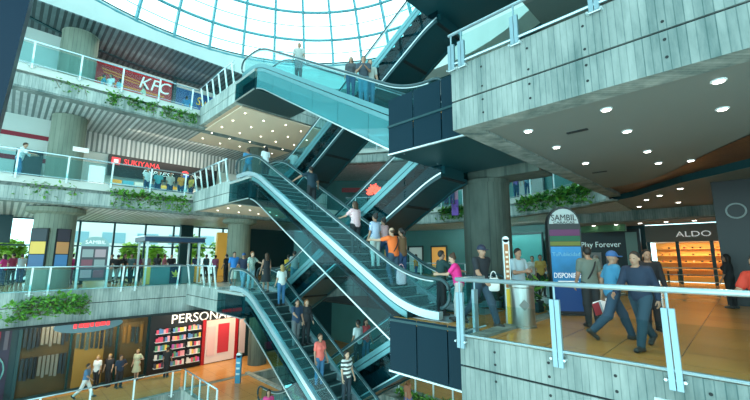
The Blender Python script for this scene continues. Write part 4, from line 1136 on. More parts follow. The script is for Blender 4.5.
    def hand(s, P, i):
        sh, e, w, fo, sg = s.arms[i]
        side = np.cross(fo, (0, 0, 1.)); side = side/ (np.linalg.norm(side) or 1)
        if abs(fo[2]) > .9: fwd = np.array((0, 1., 0))
        else: fwd = np.array((0, 0, 1.))
        fwd = fwd-fo*(fwd@fo); fwd /= np.linalg.norm(fwd); inn = np.array((-sg, 0, 0.)); inn = inn-fo*(inn@fo)-fwd*(inn@fwd); inn /= np.linalg.norm(inn) or 1
        pc = w+fo*.045
        d = _cap(P, w-fo*.03, w+fo*.01, .027, .024)
        for q in (-.022, 0, .022): d = _smin(d, _cap(P, w+fo*.01+fwd*q*.6, w+fo*.078+fwd*q, .016, .0135), .016)
        for j, (q, L) in enumerate(((.031, .066), (.011, .076), (-.010, .070), (-.029, .055))):
            a = w+fo*.08+fwd*q; b = a+fo*L*.5+inn*.010; c = b+fo*L*.38+inn*.026
            d = _smin(d, np.minimum(_cap(P, a, b, .0095, .009), _cap(P, b, c, .009, .0075)), .006)
        a = w+fo*.025+fwd*.025+inn*.008; b = a+fo*.03+fwd*.03+inn*.012; c = b+fo*.032+fwd*.008+inn*.01
        return _smin(d, np.minimum(_cap(P, a, b, .0135, .011), _cap(P, b, c, .011, .009)), .01)
    def mitt(s, P, i):
        sh, e, w, fo, sg = s.arms[i]; return _cap(P, w, w+fo*.12, .030, .022)
    def foot(s, P, i, g=0.):
        h, k, a, b = s.legs[i]; t = D(0) if a[2] < .12 else max(-.9, b*.9)
        d = np.array((0, math.cos(t), math.sin(t))); n = np.array((0, -math.sin(t), math.cos(t)))
        heel = a-d*.035-n*.038; toe = a+d*.145-n*.045
        return _smin(_cap(P, heel, toe, .040+g, .034+g), _cap(P, a, heel, .036+g, .04+g), .03), a-n*.075, n
BC = {}
def body_meshes(sex, pose, sleeve, legs, hair, res):
    key = (sex, pose, sleeve, legs, hair, res)
    if key in BC: return BC[key]
    B = Body(sex, pose); near = res < .02
    pts = [B.Hc+np.array((0, 0, .13))]+[q for l in B.legs for q in l[:3]]+[q for a in B.arms for q in (a[0], a[1], a[2], a[2]+a[3]*.2)]+[B.hip+np.array((.2, .16, 0)), B.hip-np.array((.2, .16, 0)), B.Hc+np.array((.12, .15, 0)), B.Hc-np.array((.12, .15, 0))]
    pts = np.array(pts); lo = pts.min(0)-.13; hi = pts.max(0)+.13; hi[1] += .1; lo[2] = -.03
    def box(zl, zh): return [lo[0], lo[1], max(lo[2], zl)], [hi[0], hi[1], min(hi[2], zh)]
    def fbody(P):
        d, Q = B.torso(P)
        d = _smin(d, _cap(P, B.neck-np.array((0, 0, .03)), B.Hc-np.array((0, 0, .05)), .056 if sex == 'm' else .047, .05 if sex == 'm' else .043), .03)
        hd, _ = B.head(P); d = _smin(d, hd, .02)
        for i in (0, 1):
            d = _smin(d, B.arm(P, i), .03); d = _smin(d, B.leg(P, i), .035)
            if not near: d = _smin(d, B.mitt(P, i), .02)
            d = _smin(d, B.foot(P, i)[0], .02)
        return d
    V, F = snets(fbody, lo, hi, res)
    if near:
        for i in (0, 1):
            w, fo = B.arms[i][2], B.arms[i][3]; c = w+fo*.08
            v, f = snets(lambda P: B.hand(P, i), c-.14, c+.14, .0065)
            F = np.concatenate([F, f+len(V)]); V = np.concatenate([V, v])
    out = {'body': (V, F)}
    sl = {'n': 0, 's': .32, 'e': .5, 'l': .97}[sleeve]
    def fshirt(P):
        g = .018
        d, Q = B.torso(P, g)
        if sl:
            for i in (0, 1): d = _smin(d, B.arm(P, i, .017, sl), .025)
        hem = .86 if legs != 'skirt' else .93
        d = np.maximum(d, hem-Q[:, 2]); ztop = np.where(np.abs(Q[:, 0]) < .075, 1.445 if sl else 1.40, 1.6)
        d = np.maximum(d, Q[:, 2]-ztop)
        if not sl: d = np.maximum(d, .5*(np.abs(Q[:, 0])-.155) + .0)
        return d
    out['shirt'] = snets(fshirt, *box(.6, 1.75), res)
    def ftrous(P):
        d, Q = B.torso(P, .012); d = np.maximum(d, Q[:, 2]-1.0)
        if legs == 'skirt':
            h = B.hip
            d = _smin(d, np.maximum(_cap(P, h-np.array((0, 0, .08)), h-np.array((0, 0, .48)), .16, .24), -(P[:, 2]-(h[2]-.45))), .05)
        else:
            for i in (0, 1): d = _smin(d, B.leg(P, i, .014, .97 if legs == 'long' else .52, .012 if sex == 'm' else .0), .03)
            if legs == 'short': d = np.maximum(d, (B.hip[2]-.50)-P[:, 2]) if pose != 'sit' else d
        return d
    out['trousers'] = snets(ftrous, *box(-1, 1.15), res)
    def fshoe(P):
        d = None
        for i in (0, 1):
            q, a, n = B.foot(P, i, .010); q = np.maximum(q, -((P-a)@n)); q = np.maximum(q, ((P-a)@n)-.12)
            d = q if d is None else np.minimum(d, q)
        return d
    out['shoes'] = snets(fshoe, *box(-1, .6), min(res, .02))
    def fhair(P):
        Q = (P-B.Hc)@B.HR
        d = _ell(Q, (0, -.016, .028), (.083, .099, .107))
        d = np.maximum(d, .8*(Q[:, 1]-.030)-.6*(Q[:, 2]-.045))
        if hair == 'bald': d = np.maximum(d, Q[:, 2]-.035)
        if hair in ('long', 'pony', 'bun'):
            d = np.maximum(d, -Q[:, 2]-.10)
            if hair == 'long':
                d = np.minimum(d, np.maximum(_smin(_ell(Q, (0, -.06, -.10), (.092, .055, .17)), _ell(Q, (0, -.05, 0), (.092, .07, .1)), .04), Q[:, 1]-.01))
            if hair == 'pony': d = _smin(d, _smin(_cap(Q, (0, -.11, .03), (0, -.15, -.02), .035, .03), _cap(Q, (0, -.15, -.02), (0, -.13, -.16), .035, .012), .02), .02)
            if hair == 'bun': d = _smin(d, _ell(Q, (0, -.08, .105), (.045, .045, .045)), .02)
        else: d = np.maximum(d, -Q[:, 2]-.055)
        if hair == 'cap':
            d = np.maximum(_ell(Q, (0, -.012, .04), (.088, .104, .100)), .02-Q[:, 2])
            br = np.maximum(_ell(Q, (0, .10, .032), (.07, .085, .014)), .03-Q[:, 1]); d = np.minimum(d, br)
        return d
    c = B.Hc; out['hair'] = snets(fhair, c-np.array((.19, .26, .34)), c+np.array((.19, .26, .2)), min(res, .016))
    if near:
        for sg, k in ((-1, 'eye'), (1, 'eye_')):
            out[k] = snets(lambda P: _ell((P-B.Hc)@B.HR, (sg*.032, .077, .004), (.015, .009, .007)), c-.14, c+.14, .006)
        out['mouth'] = snets(lambda P: _ell((P-B.Hc)@B.HR, (0, .082, -.062), (.024, .007, .007)), c-.14, c+.14, .006)
    R = {}
    for k, (v, f) in out.items():
        if not len(v): continue
        me = bpy.data.meshes.new(k); me.from_pydata(v.tolist(), [], f.tolist()); me.update()
        me.polygons.foreach_set('use_smooth', [True]*len(me.polygons)); me.materials.append(None); R[k] = me
    BC[key] = (R, B)
    return BC[key]
SKINS = {1: (.52, .32, .22), 2: (.36, .20, .13), 3: (.20, .105, .065)}
HAIRC = {'k': (.012, .009, .008), 'b': (.06, .03, .015), 'o': (.22, .09, .03), 'y': (.42, .28, .10), 'g': (.2, .19, .18), 'N': (.012, .02, .05), 'U': (.02, .10, .28)}
def pmat(n, c, r=.8): return mat('%s_%d_%d_%d' % (n, *[int(x*250) for x in c]), c, r)
def stripes(name, a, b, scale=26.):
    if name in MATS: return MATS[name]
    m = bpy.data.materials.new(name); nt, bs = nodes(m)
    tc = nt.nodes.new('ShaderNodeTexCoord'); w = nt.nodes.new('ShaderNodeTexWave'); w.inputs['Scale'].default_value = scale; w.bands_direction = 'X' if scale > 10 else 'Z'
    w.inputs['Distortion'].default_value = 2.
    r = nt.nodes.new('ShaderNodeValToRGB'); r.color_ramp.elements[0].color = (*a, 1); r.color_ramp.elements[1].color = (*b, 1)
    r.color_ramp.elements[0].position = .4; r.color_ramp.elements[1].position = .6
    nt.links.new(tc.outputs['Object'], w.inputs['Vector']); nt.links.new(w.outputs['Fac'], r.inputs['Fac']); nt.links.new(r.outputs['Color'], bs.inputs['Base Color'])
    bs.inputs['Roughness'].default_value = .8; MATS[name] = m
    return m
def person(loc, face, label, sex='m', pose='stand', shirt=(.1, .1, .1), pants=(.03, .05, .10), sleeve='s', legs='long', hair='short', hc='k', skin=2, h=1.0, res=.027, shoes=(.03, .03, .03), group=None, cat='person'):
    meshes, B = body_meshes(sex, pose, sleeve, legs, hair, res)
    def ob(k, m, par=None):
        o = bpy.data.objects.new('person' if k == 'body' else {'hair': 'cap' if hair == 'cap' else 'hair'}.get(k, k), meshes[k]); COL.objects.link(o)
        o.material_slots[0].link = 'OBJECT'; o.material_slots[0].material = m
        if par is not None: o.parent = par
        return o
    b = ob('body', pmat('skin', SKINS[skin], .55)); b.location = loc; b.rotation_euler = (0, 0, face); b.scale = (h, h, h)
    tag(b, label, cat, group); OFF[b.name] = Vector(loc)
    ob('hair', pmat('hair', HAIRC[hc], .6), b)
    ob('shirt', shirt if not isinstance(shirt, tuple) else pmat('shirt', shirt), b)
    ob('trousers', pants if not isinstance(pants, tuple) else pmat('cloth', pants), b); ob('shoes', pmat('shoe', shoes, .5), b)
    if 'eye' in meshes:
        for k in ('eye', 'eye_'):
            e = ob(k, pmat('eye', (.02, .015, .01), .2), b)
            if k == 'eye_': e.name = 'eye'
        ob('mouth', pmat('lip', (.25, .08, .07), .5), b)
    return b, B
def P3(o, B, q):   # body-local point to world
    k = o.scale[0]; c, s = math.cos(o.rotation_euler[2]), math.sin(o.rotation_euler[2])
    x, y, z = [a*k for a in q]; return Vector(o.location)+Vector((x*c-y*s, x*s+y*c, z))
FPX = 368.; TH = math.atan(57/FPX); CAMZ = 1.55
def at(px, Y, z, dz=.9):
    """ground point seen in pixel column px at distance Y in front of the camera"""
    f = Y*math.cos(TH)+(z+dz-CAMZ)*math.sin(TH); return Vector(((px-375)/FPX*f, Y, z))
def atu(px, u, z, dz=.9):
    """ground point in pixel column px on the line u = const"""
    v = 5.
    for _ in range(8):
        Y = (u+v)*S2; f = Y*math.cos(TH)+(z+dz-CAMZ)*math.sin(TH); r = (px-375)/FPX*f/Y
        v = u*(1+r)/(1-r)
    return W(u, v, z)
def on(key, px, v, up=1.6):
    """standing point on an escalator seen in pixel column px"""
    zf = ESC[key][0]; u = 11.
    for _ in range(12):
        z = zf(u); Y = (u+v)*S2; f = Y*math.cos(TH)+(z+up*.5-CAMZ)*math.sin(TH)
        X = (px-375)/FPX*f; u += ((v-X/S2)-u)*.5
    n = 22; du = (UB-UA)/n; 
    if UA < u < UB:
        k = math.floor((u-UA)/du); u = UA+du*(k+.5)
    zr, zl = zf(5.), zf(17.); 
    if UA < u < UB: z = (zr+(zl-zr)*(k+1)/n) if zl > zr else (zr+(zl-zr)*k/n)
    else: z = zf(u)+.01
    return W(u, v, z)
FU = D(45)      # facing up the escalator slope of the front flights (towards +u)
def facing(dx, dy): return math.atan2(-dx, dy)
UPF = facing(UH.x, UH.y); DNF = facing(-UH.x, -UH.y); VF = facing(VH.x, VH.y); VN = facing(-VH.x, -VH.y)
CAMF = facing(0, -1); AWAY = 0.
VM = (VA0+VA1)/2
N = .0145
# --- middle escalator riders
DEN = (.03, .07, .16); BLK = (.015, .018, .022); GRY = (.12, .13, .14); WHT = (.72, .74, .74); NVY = (.015, .025, .06)
person(on('A2', 389, 8.1), UPF, 'man in orange shirt with a dark strap, shaved head, gripping the escalator rail', 'm', 'reach', (.85, .16, .03), (.04, .07, .11), 's', 'long', 'bald', 'b', 1, 1.0, N)
om, ob_ = person(on('A2', 405, 8.45), UPF, 'woman in brown sleeveless top and jeans next to the orange man', 'f', 'stand', (.16, .085, .04), DEN, 'n', 'long', 'pony', 'k', 2, 1.0, N)
person(on('A2', 383, 8.6), UPF, 'woman in white and red print top just above the orange man', 'f', 'step', stripes('print_a', (.65, .6, .6), (.45, .12, .16), 30), DEN, 's', 'long', 'bun', 'k', 2, .95, .02)
person(on('A2', 372, 8.15), UPF, 'woman in blue and white patterned top two steps above the orange man', 'f', 'stand', stripes('print_b', (.70, .75, .8), (.05, .18, .4), 18), (.5, .52, .5), 's', 'long', 'bun', 'k', 2, 1.0, .02)
person(on('A2', 355, 8.05), UPF, 'woman in pink and white striped top with long hair holding the escalator rail', 'f', 'rail', stripes('print_c', (.85, .75, .75), (.55, .2, .25), 34), BLK, 's', 'long', 'long', 'b', 1, 1.0, .02)
person(on('A2', 309, 8.3), UPF, 'person in dark t-shirt with both arms spread across the middle escalator', 'm', 'spread', (.012, .04, .06), BLK, 's', 'long', 'short', 'k', 2, 1.05, .02)
person(W(16.2, 8.6, L1+.02), UPF, 'woman in white top with long dark hair at the head of the middle escalator', 'f', 'stand', WHT, BLK, 's', 'long', 'long', 'k', 2, 1.0)
person(W(16.9, 8.05, L1+.02), UPF, 'person in blue top stepping off at the head of the middle escalator', 'm', 'walk', (.05, .22, .38), (.1, .18, .24), 's', 'long', 'short', 'b', 2, 1.0)
person(on('B1', 293, 9.9), UPF, 'person in white shirt at the foot of the dark-bellied upper escalator', 'm', 'stand', (.6, .66, .66), GRY, 's', 'long', 'short', 'k', 2, .98)
# --- top escalator riders
person(on('A1', 297, 8.3), CAMF, 'person in grey shirt alone on the top escalator under the skylight', 'm', 'stand', (.35, .38, .36), GRY, 's', 'long', 'short', 'k', 2, 1.0)
person(on('A1', 352, 8.5), CAMF, 'person in dark top, hindmost of three riding the top escalator', 'f', 'stand', (.06, .07, .08), DEN, 's', 'long', 'long', 'b', 2, .98)
person(on('A1', 361, 8.0), CAMF, 'person in dark shirt, middle of three riding the top escalator', 'm', 'hold', (.04, .06, .08), (.05, .2, .3), 's', 'long', 'short', 'k', 2, 1.0)
person(on('A1', 374, 8.3), D(200), 'person in pale grey-green shirt, foremost of three riding the top escalator', 'm', 'stand', (.45, .5, .46), (.06, .2, .32), 's', 'long', 'short', 'b', 1, 1.0)
# --- lower escalator riders
person(on('A3', 321, 7.95), DNF, 'woman in coral t-shirt and jeans, left of the pair riding down', 'f', 'stand', (.75, .15, .12), (.05, .16, .3), 's', 'long', 'short', 'b', 2, 1.0, N)
person(on('A3', 343, 8.45), DNF, 'woman in white and black top, right of the pair riding down', 'f', 'stand', stripes('print_d', (.72, .74, .72), (.05, .06, .06), 2.4), (.03, .045, .06), 's', 'long', 'long', 'k', 1, 1.0, N)
person(on('A3', 307, 8.5), DNF, 'woman with red-brown hair and dark jacket behind the coral pair on the lower escalator', 'f', 'stand', (.025, .03, .035), BLK, 'l', 'long', 'long', 'o', 1, .98, .02)
person(on('A3', 296, 8.05), DNF, 'man in dark blue t-shirt resting an arm on the lower escalator rail', 'm', 'railr', (.02, .05, .10), GRY, 's', 'long', 'short', 'k', 2, 1.0, .02)
person(on('A3', 281, 8.6), UPF, 'woman in white top and blue jeans high on the lower escalator', 'f', 'stand', (.72, .75, .72), (.05, .17, .33), 's', 'long', 'long', 'y', 1, 1.0)
person(on('A3', 266, 8.3), UPF, 'woman in black dress stepping onto the lower escalator', 'f', 'stand', BLK, BLK, 'n', 'skirt', 'long', 'b', 2, 1.0)
person(on('B3', 357, 9.7), UPF, 'person in white top beside the coral rider on the lowest escalator', 'f', 'stand', (.6, .68, .68), BLK, 's', 'long', 'short', 'k', 2, 1.0)
person(on('B3', 366, 10.1), DNF, 'person in coral top and jeans on the lowest half-hidden escalator', 'f', 'stand', (.62, .09, .10), (.05, .15, .27), 's', 'long', 'long', 'k', 2, 1.0)
person(at(326, 17.5, L_1+1.2), D(150), 'person behind the lower escalator rail in a pale blue shirt', 'm', 'stand', (.25, .4, .45), DEN, 's', 'long', 'short', 'k', 2) if False else None
# --- head of the lower escalator
person(W(18.6, 8.4, .01), DNF, 'man in bright blue t-shirt and pale shorts waiting at the lower escalator head', 'm', 'stand', (.03, .20, .55), (.6, .6, .52), 's', 'short', 'short', 'k', 2, 1.05)
person(W(17.7, 8.5, .01), CAMF, 'man in navy printed t-shirt and blue cap at the lower escalator head', 'm', 'walk', (.012, .02, .05), (.15, .3, .4), 's', 'long', 'cap', 'U', 2, 1.05)
person(W(16.6, 8.35, .01), D(240), 'woman in white and green striped top reaching for the lower escalator rail', 'f', 'rail', stripes('print_e', (.6, .66, .6), (.12, .25, .2), 22), (.35, .5, .55), 's', 'long', 'short', 'o', 1, 1.05)
person(W(17.6, 11.0, .01), UPF, 'person in yellow shirt seen from behind left of the poster column', 'm', 'walk', (.75, .5, .05), (.18, .06, .04), 's', 'long', 'short', 'k', 2)
person(on('B2', 294, 9.9), UPF, 'person with a dark backpack at the foot of the dark ribbed escalator', 'm', 'stand', (.5, .55, .55), (.12, .32, .42), 's', 'long', 'short', 'k', 2)
# --- right platform
p = person
p(at(481, 8.75, .01), D(-150), 'man in black t-shirt, dark jeans and cap in front of the big concrete column', 'm', 'walk', (.012, .018, .026), (.02, .05, .08), 's', 'long', 'cap', 'N', 2, 1.1, N)
p(at(459, 9.3, .01), D(75), 'woman in magenta top and tied-up hair beside the escalator foot', 'f', 'lean', (.80, .03, .26), (.5, .5, .48), 's', 'long', 'bun', 'b', 1, .95, N)
p(at(441, 10.2, .01), D(-80), 'man in dark green t-shirt reaching towards the woman in magenta', 'm', 'railr', (.015, .05, .05), BLK, 's', 'long', 'short', 'k', 2, 1.0, .02)
p(at(429, 13.6, .01), D(-60), 'small far person in dark clothes between the orange rider and the dark green shirt', 'm', 'stand', (.02, .05, .05), BLK, 's', 'long', 'short', 'k', 2, .95) if False else None
p(at(519, 9.35, .01), D(205), 'man in pale blue short-sleeved shirt standing behind the trash can', 'm', 'hold', (.36, .50, .58), (.03, .05, .07), 's', 'long', 'short', 'k', 2, 1.02, N)
p(at(533, 15.5, .01), D(150), 'far person with a pale face and white top right of the trash can man', 'f', 'stand', (.6, .6, .58), GRY, 's', 'long', 'short', 'b', 1, .92)
p(at(541, 15., .01), D(170), 'far person in yellow and dark top beside the blue totem', 'f', 'stand', (.5, .33, .08), BLK, 's', 'long', 'short', 'k', 2, .95)
p(at(590, 8.5, .01), AWAY, 'man in grey-green t-shirt with a black shoulder strap seen from behind, right of the totem', 'm', 'stand', (.13, .17, .15), (.02, .028, .035), 's', 'long', 'short', 'k', 2, 1.03, N)
bm, BB = p(at(612, 7.25, .01), D(-100), 'man in blue cap and light blue shirt striding right with papers in hand', 'm', 'walk', (.05, .24, .42), (.03, .07, .12), 's', 'long', 'cap', 'U', 2, 1.0, N)
p(at(640, 6.6, .01), D(118), 'person in navy jacket and jeans walking left in front of the blue-capped man', 'm', 'walk', (.012, .025, .055), (.02, .055, .085), 'l', 'long', 'short', 'k', 2, .99, N)
p(at(650, 8.1, .01), D(165), 'bearded man in black jacket with a small red badge behind the navy jacket', 'm', 'stand', (.012, .013, .018), BLK, 'l', 'long', 'short', 'k', 2, .99, N)
p(at(729, 11.5, .01), D(30), 'person in black seen from behind beside the black pillar', 'f', 'stand', BLK, BLK, 'e', 'long', 'long', 'k', 2, .95, .02)
em, EB = p(at(768, 5.5, .01), D(100), 'person in red shirt at the right frame edge, carrying a white bag', 'm', 'stride', (.55, .04, .02), (.018, .02, .028), 's', 'long', 'short', 'k', 2, .98, N)
# carried things
def bag(name, label, c, w, d, h, m, cat='bag', handle=True, m2=None):
    c = Vector(c); t = thing(name, c, label, cat)
    mb = MB(); n = 14; prof = [(0.7, 0), (1, .08), (1.04, .45), (.92, .9), (.72, 1.)]
    P = []
    for s, z in prof:
        for k in range(n):
            a = 2*PI*k/n; sx = math.copysign(abs(math.cos(a))**.5, math.cos(a)); sy = math.copysign(abs(math.sin(a))**.5, math.sin(a))
            P.append(c+X*(w/2*s*sx)+Y*(d/2*s*sy)+ZH*(h*z))
    fs = [(i*n+k, i*n+(k+1) % n, (i+1)*n+(k+1) % n, (i+1)*n+k) for i in range(4) for k in range(n)]+[tuple(range(n))[::-1], tuple(range(4*n, 5*n))]
    mb.add(P, fs).build('pouch', m, t, smooth=True)
    if handle: MB().tube([c+ZH*h*.95+X*(w*.3*math.cos(a))+ZH*(.16*math.sin(a)) for a in np.linspace(0, PI, 9)], .012, 6).build('handle', m2 or m, t, smooth=True)
    return t
q = on('A2', 396, 7.95)
bag('handbag', 'pale pink bag hanging beside the orange-shirted man on the escalator', q+ZH*.32, .27, .14, .42, pmat('bag', (.78, .40, .44), .6))
q = at(494, 8.62, 0); bag('shoulder_bag', 'white shoulder bag at the hip of the man in black t-shirt', q+ZH*.78, .24, .12, .30, pmat('bag', (.7, .74, .74), .6))
q = at(74, 20.9, 0); 
h = P3(bm, BB, BB.arms[0][2]+BB.arms[0][3]*.12)
t = thing('papers', h-ZH*.28, 'white and red folded papers in the hand of the blue-capped man', 'papers')
for k in range(3):
    c = h-ZH*(.12+.015*k)-X*(.02*k)
    MB().obox(c, Vector((.17, .02*k, .05)), Vector((0, .006, 0)), Vector((-.03, 0, .11))).build('sheet', [WH, mat('paper_pale', (.6, .66, .7)), mat('paper_red', (.5, .06, .08))][k], t)
h = P3(em, EB, EB.arms[0][2]+EB.arms[0][3]*.1)
bag('carrier_bag', 'white plastic carrier bag held by the person in red at the right edge', h-ZH*.42+X*-.05, .34, .16, .38, pmat('bag', (.62, .66, .64), .5))
# shoulder strap of the grey-green man and of the orange man
def strap(o, B, m=BLK, side=1):
    pts = []
    for a in np.linspace(-.2, 1.2, 14):
        ang = a*PI
        pts.append(P3(o, B, (side*(-.155+.31*(1-a)) if False else side*.13*math.cos(ang), -.14*math.sin(ang)-.005, 1.20+.24*math.cos(ang)+B.dz)))
    s = MB().tube(pts, .018, 6); OFF[o.name] = Vector(o.location)
    me = s.build('strap', pmat('strap', m), None, smooth=True)
    me.parent = o; me.matrix_parent_inverse.identity()
    c, sn = math.cos(-o.rotation_euler[2]), math.sin(-o.rotation_euler[2]); k = o.scale[0]
    b0 = OFF[me.name]
    for v in me.data.vertices:
        w = v.co+b0-Vector(o.location); v.co = Vector(((w.x*c-w.y*sn)/k, (w.x*sn+w.y*c)/k, w.z/k))
    me.location = (0, 0, 0)
for ob in list(bpy.data.objects):
    lab = ob.get('label', '') if not ob.parent else ''
    if lab.startswith('man in grey-green') : strap(ob, body_meshes('m', 'stand', 's', 'long', 'short', N)[1])
    if lab.startswith('man in orange'): strap(ob, body_meshes('m', 'reach', 's', 'long', 'bald', N)[1])
# --- middle level, left side
LB = [
 (3, 20., 'person in magenta top at the extreme left behind the railing', 'f', 'stand', (.5, .03, .2), DEN, 'long', 'k'),
 (12, 21., 'person in dark red top just right of the leftmost magenta person', 'f', 'stand', (.25, .03, .08), BLK, 'short', 'k'),
 (21, 22.5, 'person in pale blue shirt left of the broad left column', 'm', 'stand', (.4, .55, .62), DEN, 'short', 'b'),
 (28, 23., 'person in white-blue shirt right against the broad left column', 'm', 'walk', (.3, .45, .55), GRY, 'short', 'k'),
 (71, 21., 'woman in magenta top holding a yellow bag right of the broad left column', 'f', 'stand', (.42, .03, .2), (.18, .04, .10), 'bun', 'k'),
 (82, 21.5, 'person in dark clothes between the magenta woman and the directory sign', 'm', 'stand', (.03, .04, .05), BLK, 'short', 'k'),
 (111, 23., 'person in black top, first right of the directory sign', 'm', 'stand', BLK, (.3, .32, .32), 'short', 'k'),
 (117, 22.5, 'person in dark top and pale trousers, second right of the directory sign', 'm', 'walk', (.02, .025, .03), (.4, .42, .42), 'short', 'k'),
 (124, 23., 'person in dark shirt, third right of the directory sign', 'f', 'stand', (.02, .03, .035), GRY, 'long', 'k'),
 (131, 22.5, 'person in teal-grey top, fourth right of the directory sign', 'm', 'stand', (.06, .12, .13), BLK, 'short', 'b'),
 (138, 22.7, 'person in plum top just left of the kiosk post', 'f', 'stand', (.16, .06, .14), BLK, 'long', 'k'),
 (146, 23.4, 'person in grey top at the left end of the kiosk counter', 'm', 'stand', (.2, .22, .22), BLK, 'short', 'k'),
 (157, 24.2, 'person in dark top behind the kiosk counter, leftmost', 'f', 'stand', (.04, .05, .06), BLK, 'long', 'k'),
 (164, 24.6, 'person in pink top behind the kiosk counter, middle', 'f', 'stand', (.4, .12, .18), BLK, 'short', 'b'),
 (171, 24.2, 'person in black shirt behind the kiosk counter, rightmost', 'm', 'stand', (.02, .02, .025), BLK, 'short', 'k'),
 (196, 24., 'person in navy top right of the kiosk', 'm', 'stand', (.02, .04, .09), BLK, 'short', 'k'),
 (206, 24.8, 'person in dark teal top before the dark pier', 'f', 'stand', (.03, .09, .10), BLK, 'short', 'k'),
 (215, 25., 'person in pink-purple top before the pale window right of the kiosk', 'f', 'stand', (.35, .1, .22), GRY, 'short', 'k'),
 (226, 23.2, 'person all in black standing left of the blue t-shirt man', 'm', 'stand', BLK, BLK, 'short', 'k'),
]
for px, Yd, lab, sx, po, sh, pa, ha, hc in LB:
    p(at(px, Yd, .01), D((px*37) % 360), lab, sx, po, sh, pa, 's', 'long', ha, hc, 2 if px % 3 else 1, .97+.06*((px*7) % 5)/5, .03)
bag('handbag', 'yellow bag carried by the magenta woman right of the left column', at(68, 20.8, .4), .2, .14, .45, YEL)
# --- far middle level between the escalators
FB = [(312, 25.5, 'person in dark top nearest the left in the far middle level group', 'm', (.03, .05, .06)), (317, 24.8, 'person in pale teal shirt in the far middle level group', 'm', (.3, .45, .45)),
      (325, 25.5, 'person in black top in the middle of the far middle level group', 'm', BLK), (331, 25., 'woman in magenta top in the far middle level group', 'f', (.6, .05, .28)), (341, 25.3, 'person in grey top nearest the right in the far middle level group', 'f', (.2, .22, .22)),
      (416, 24., 'far person in orange seen past the orange rider', 'f', (.7, .28, .04))]
for px, Yd, lab, sx, sh in FB: p(at(px, Yd, .01), D(px*53 % 360), lab, sx, 'stand', sh, DEN, 's', 'long', 'short' if sx == 'm' else 'long', 'k', 2, 1.0, .03)
# --- first gallery
p(W(24.0, .05, L1), D(-60), 'man in pale shirt and blue jeans leaning at the first gallery railing, far left', 'm', 'lean', (.68, .72, .74), (.05, .17, .33), 'e', 'long', 'short', 'b', 1, 1.05)
for px, Yd, lab, sh in ((147, 24., 'customer in white at the black-board counter, left', WHT), (158, 24.5, 'customer in teal at the black-board counter', (.1, .4, .45)), (170, 24.4, 'customer in pale top at the black-board counter, middle', (.55, .5, .45)), (181, 24.8, 'customer in orange at the black-board counter', (.75, .3, .05)), (191, 25.2, 'customer in yellow at the black-board counter, right', (.7, .5, .1))):
    p(atu(px, 25.3+.2*(px % 3), L1), D(px*31 % 360), lab, 'f' if px % 2 else 'm', 'stand', sh, DEN, 's', 'long', 'short', 'k', 2, 1.0, .03)
for px, Yd, lab, sh in ((418, 25., 'person in dark teal at the far first gallery railing, left of the purple banner', (.03, .15, .18)), (437, 25.2, 'person in white at the far first gallery railing, just right of the purple banner', WHT), (446, 25.4, 'person in amber at the far first gallery railing', (.6, .3, .06)), (452, 25.4, 'person in blue at the far first gallery railing by the big column', (.06, .2, .4)), (516, 23., 'person in violet at the far first gallery railing, right of the big column', (.25, .1, .35)), (527, 22.5, 'person in grey-blue at the far first gallery railing, right of the violet person', (.2, .3, .4))):
    p(at(px, Yd, L1), CAMF, lab, 'f' if px % 2 else 'm', 'stand', sh, DEN, 's', 'long', 'short', 'k', 2, 1.0, .03)
# --- top gallery
for px, Yd, lab, sh in ((103, 23., 'person in teal by the railing under the red board, leftmost', (.08, .3, .4)), (110, 23.3, 'person in white by the railing under the red board, second', WHT), (119, 23.5, 'person in pale blue by the railing under the red board, third', (.4, .6, .7)), (143, 24.5, 'person in white and yellow under the white letters of the red board', (.7, .68, .5)), (186, 24.6, 'person in blue under the blue board with yellow script', (.05, .2, .4))):
    p(atu(px, 24.6+.3*(px % 4), L2), D(px*31 % 360), lab, 'f' if px % 2 else 'm', 'stand', sh, (.1, .3, .45), 's', 'long', 'short', 'k', 2, 1.0, .03)
# --- basement
BB_ = [(86, 24.5, 'person in white and blue walking past the basement clothing shop', 'm', 'walk', (.08, .2, .36), WHT), (97, 25.8, 'mannequin in white top in the middle of the clothing shop window', 'f', 'stand', WHT, BLK), (109, 25.7, 'dark-clad figure in the clothing shop window left of the two mannequins', 'm', 'stand', (.02, .02, .025), BLK), (120, 25.0, 'person in dark blue standing before the clothing shop window', 'm', 'hips', (.02, .04, .08), BLK), (137, 25.8, 'mannequin in pale green dress with a hand on its hip', 'f', 'hips', (.5, .55, .4), (.45, .5, .36)), (167, 25.2, 'dark figure in front of the bright packet racks', 'm', 'stand', (.015, .018, .02), BLK)]
for px, Yd, lab, sx, po, sh, pa in BB_:
    p(atu(px, Yd, L_1), D(px*41 % 360) if 'mannequin' not in lab else CAMF, lab, sx, po, sh, pa, 's', 'long' if 'dress' not in lab else 'skirt', 'short', 'k' if 'mannequin' not in lab else 'y', 2 if 'mannequin' not in lab else 1, 1.0, .027, cat='mannequin' if 'mannequin' in lab else 'person')
p(at(408, 17.6, L_1), D(40), 'person in violet and orange walking by the basement railing, bottom centre', 'f', 'walk', (.45, .2, .12), (.12, .15, .4), 's', 'long', 'long', 'o', 1, 1.0)
p(at(268, 16., L_1), D(200), 'woman in magenta at the bottom edge, left of the lower escalator', 'f', 'stand', (.6, .05, .2), BLK, 's', 'long', 'long', 'k', 2, 1.0)

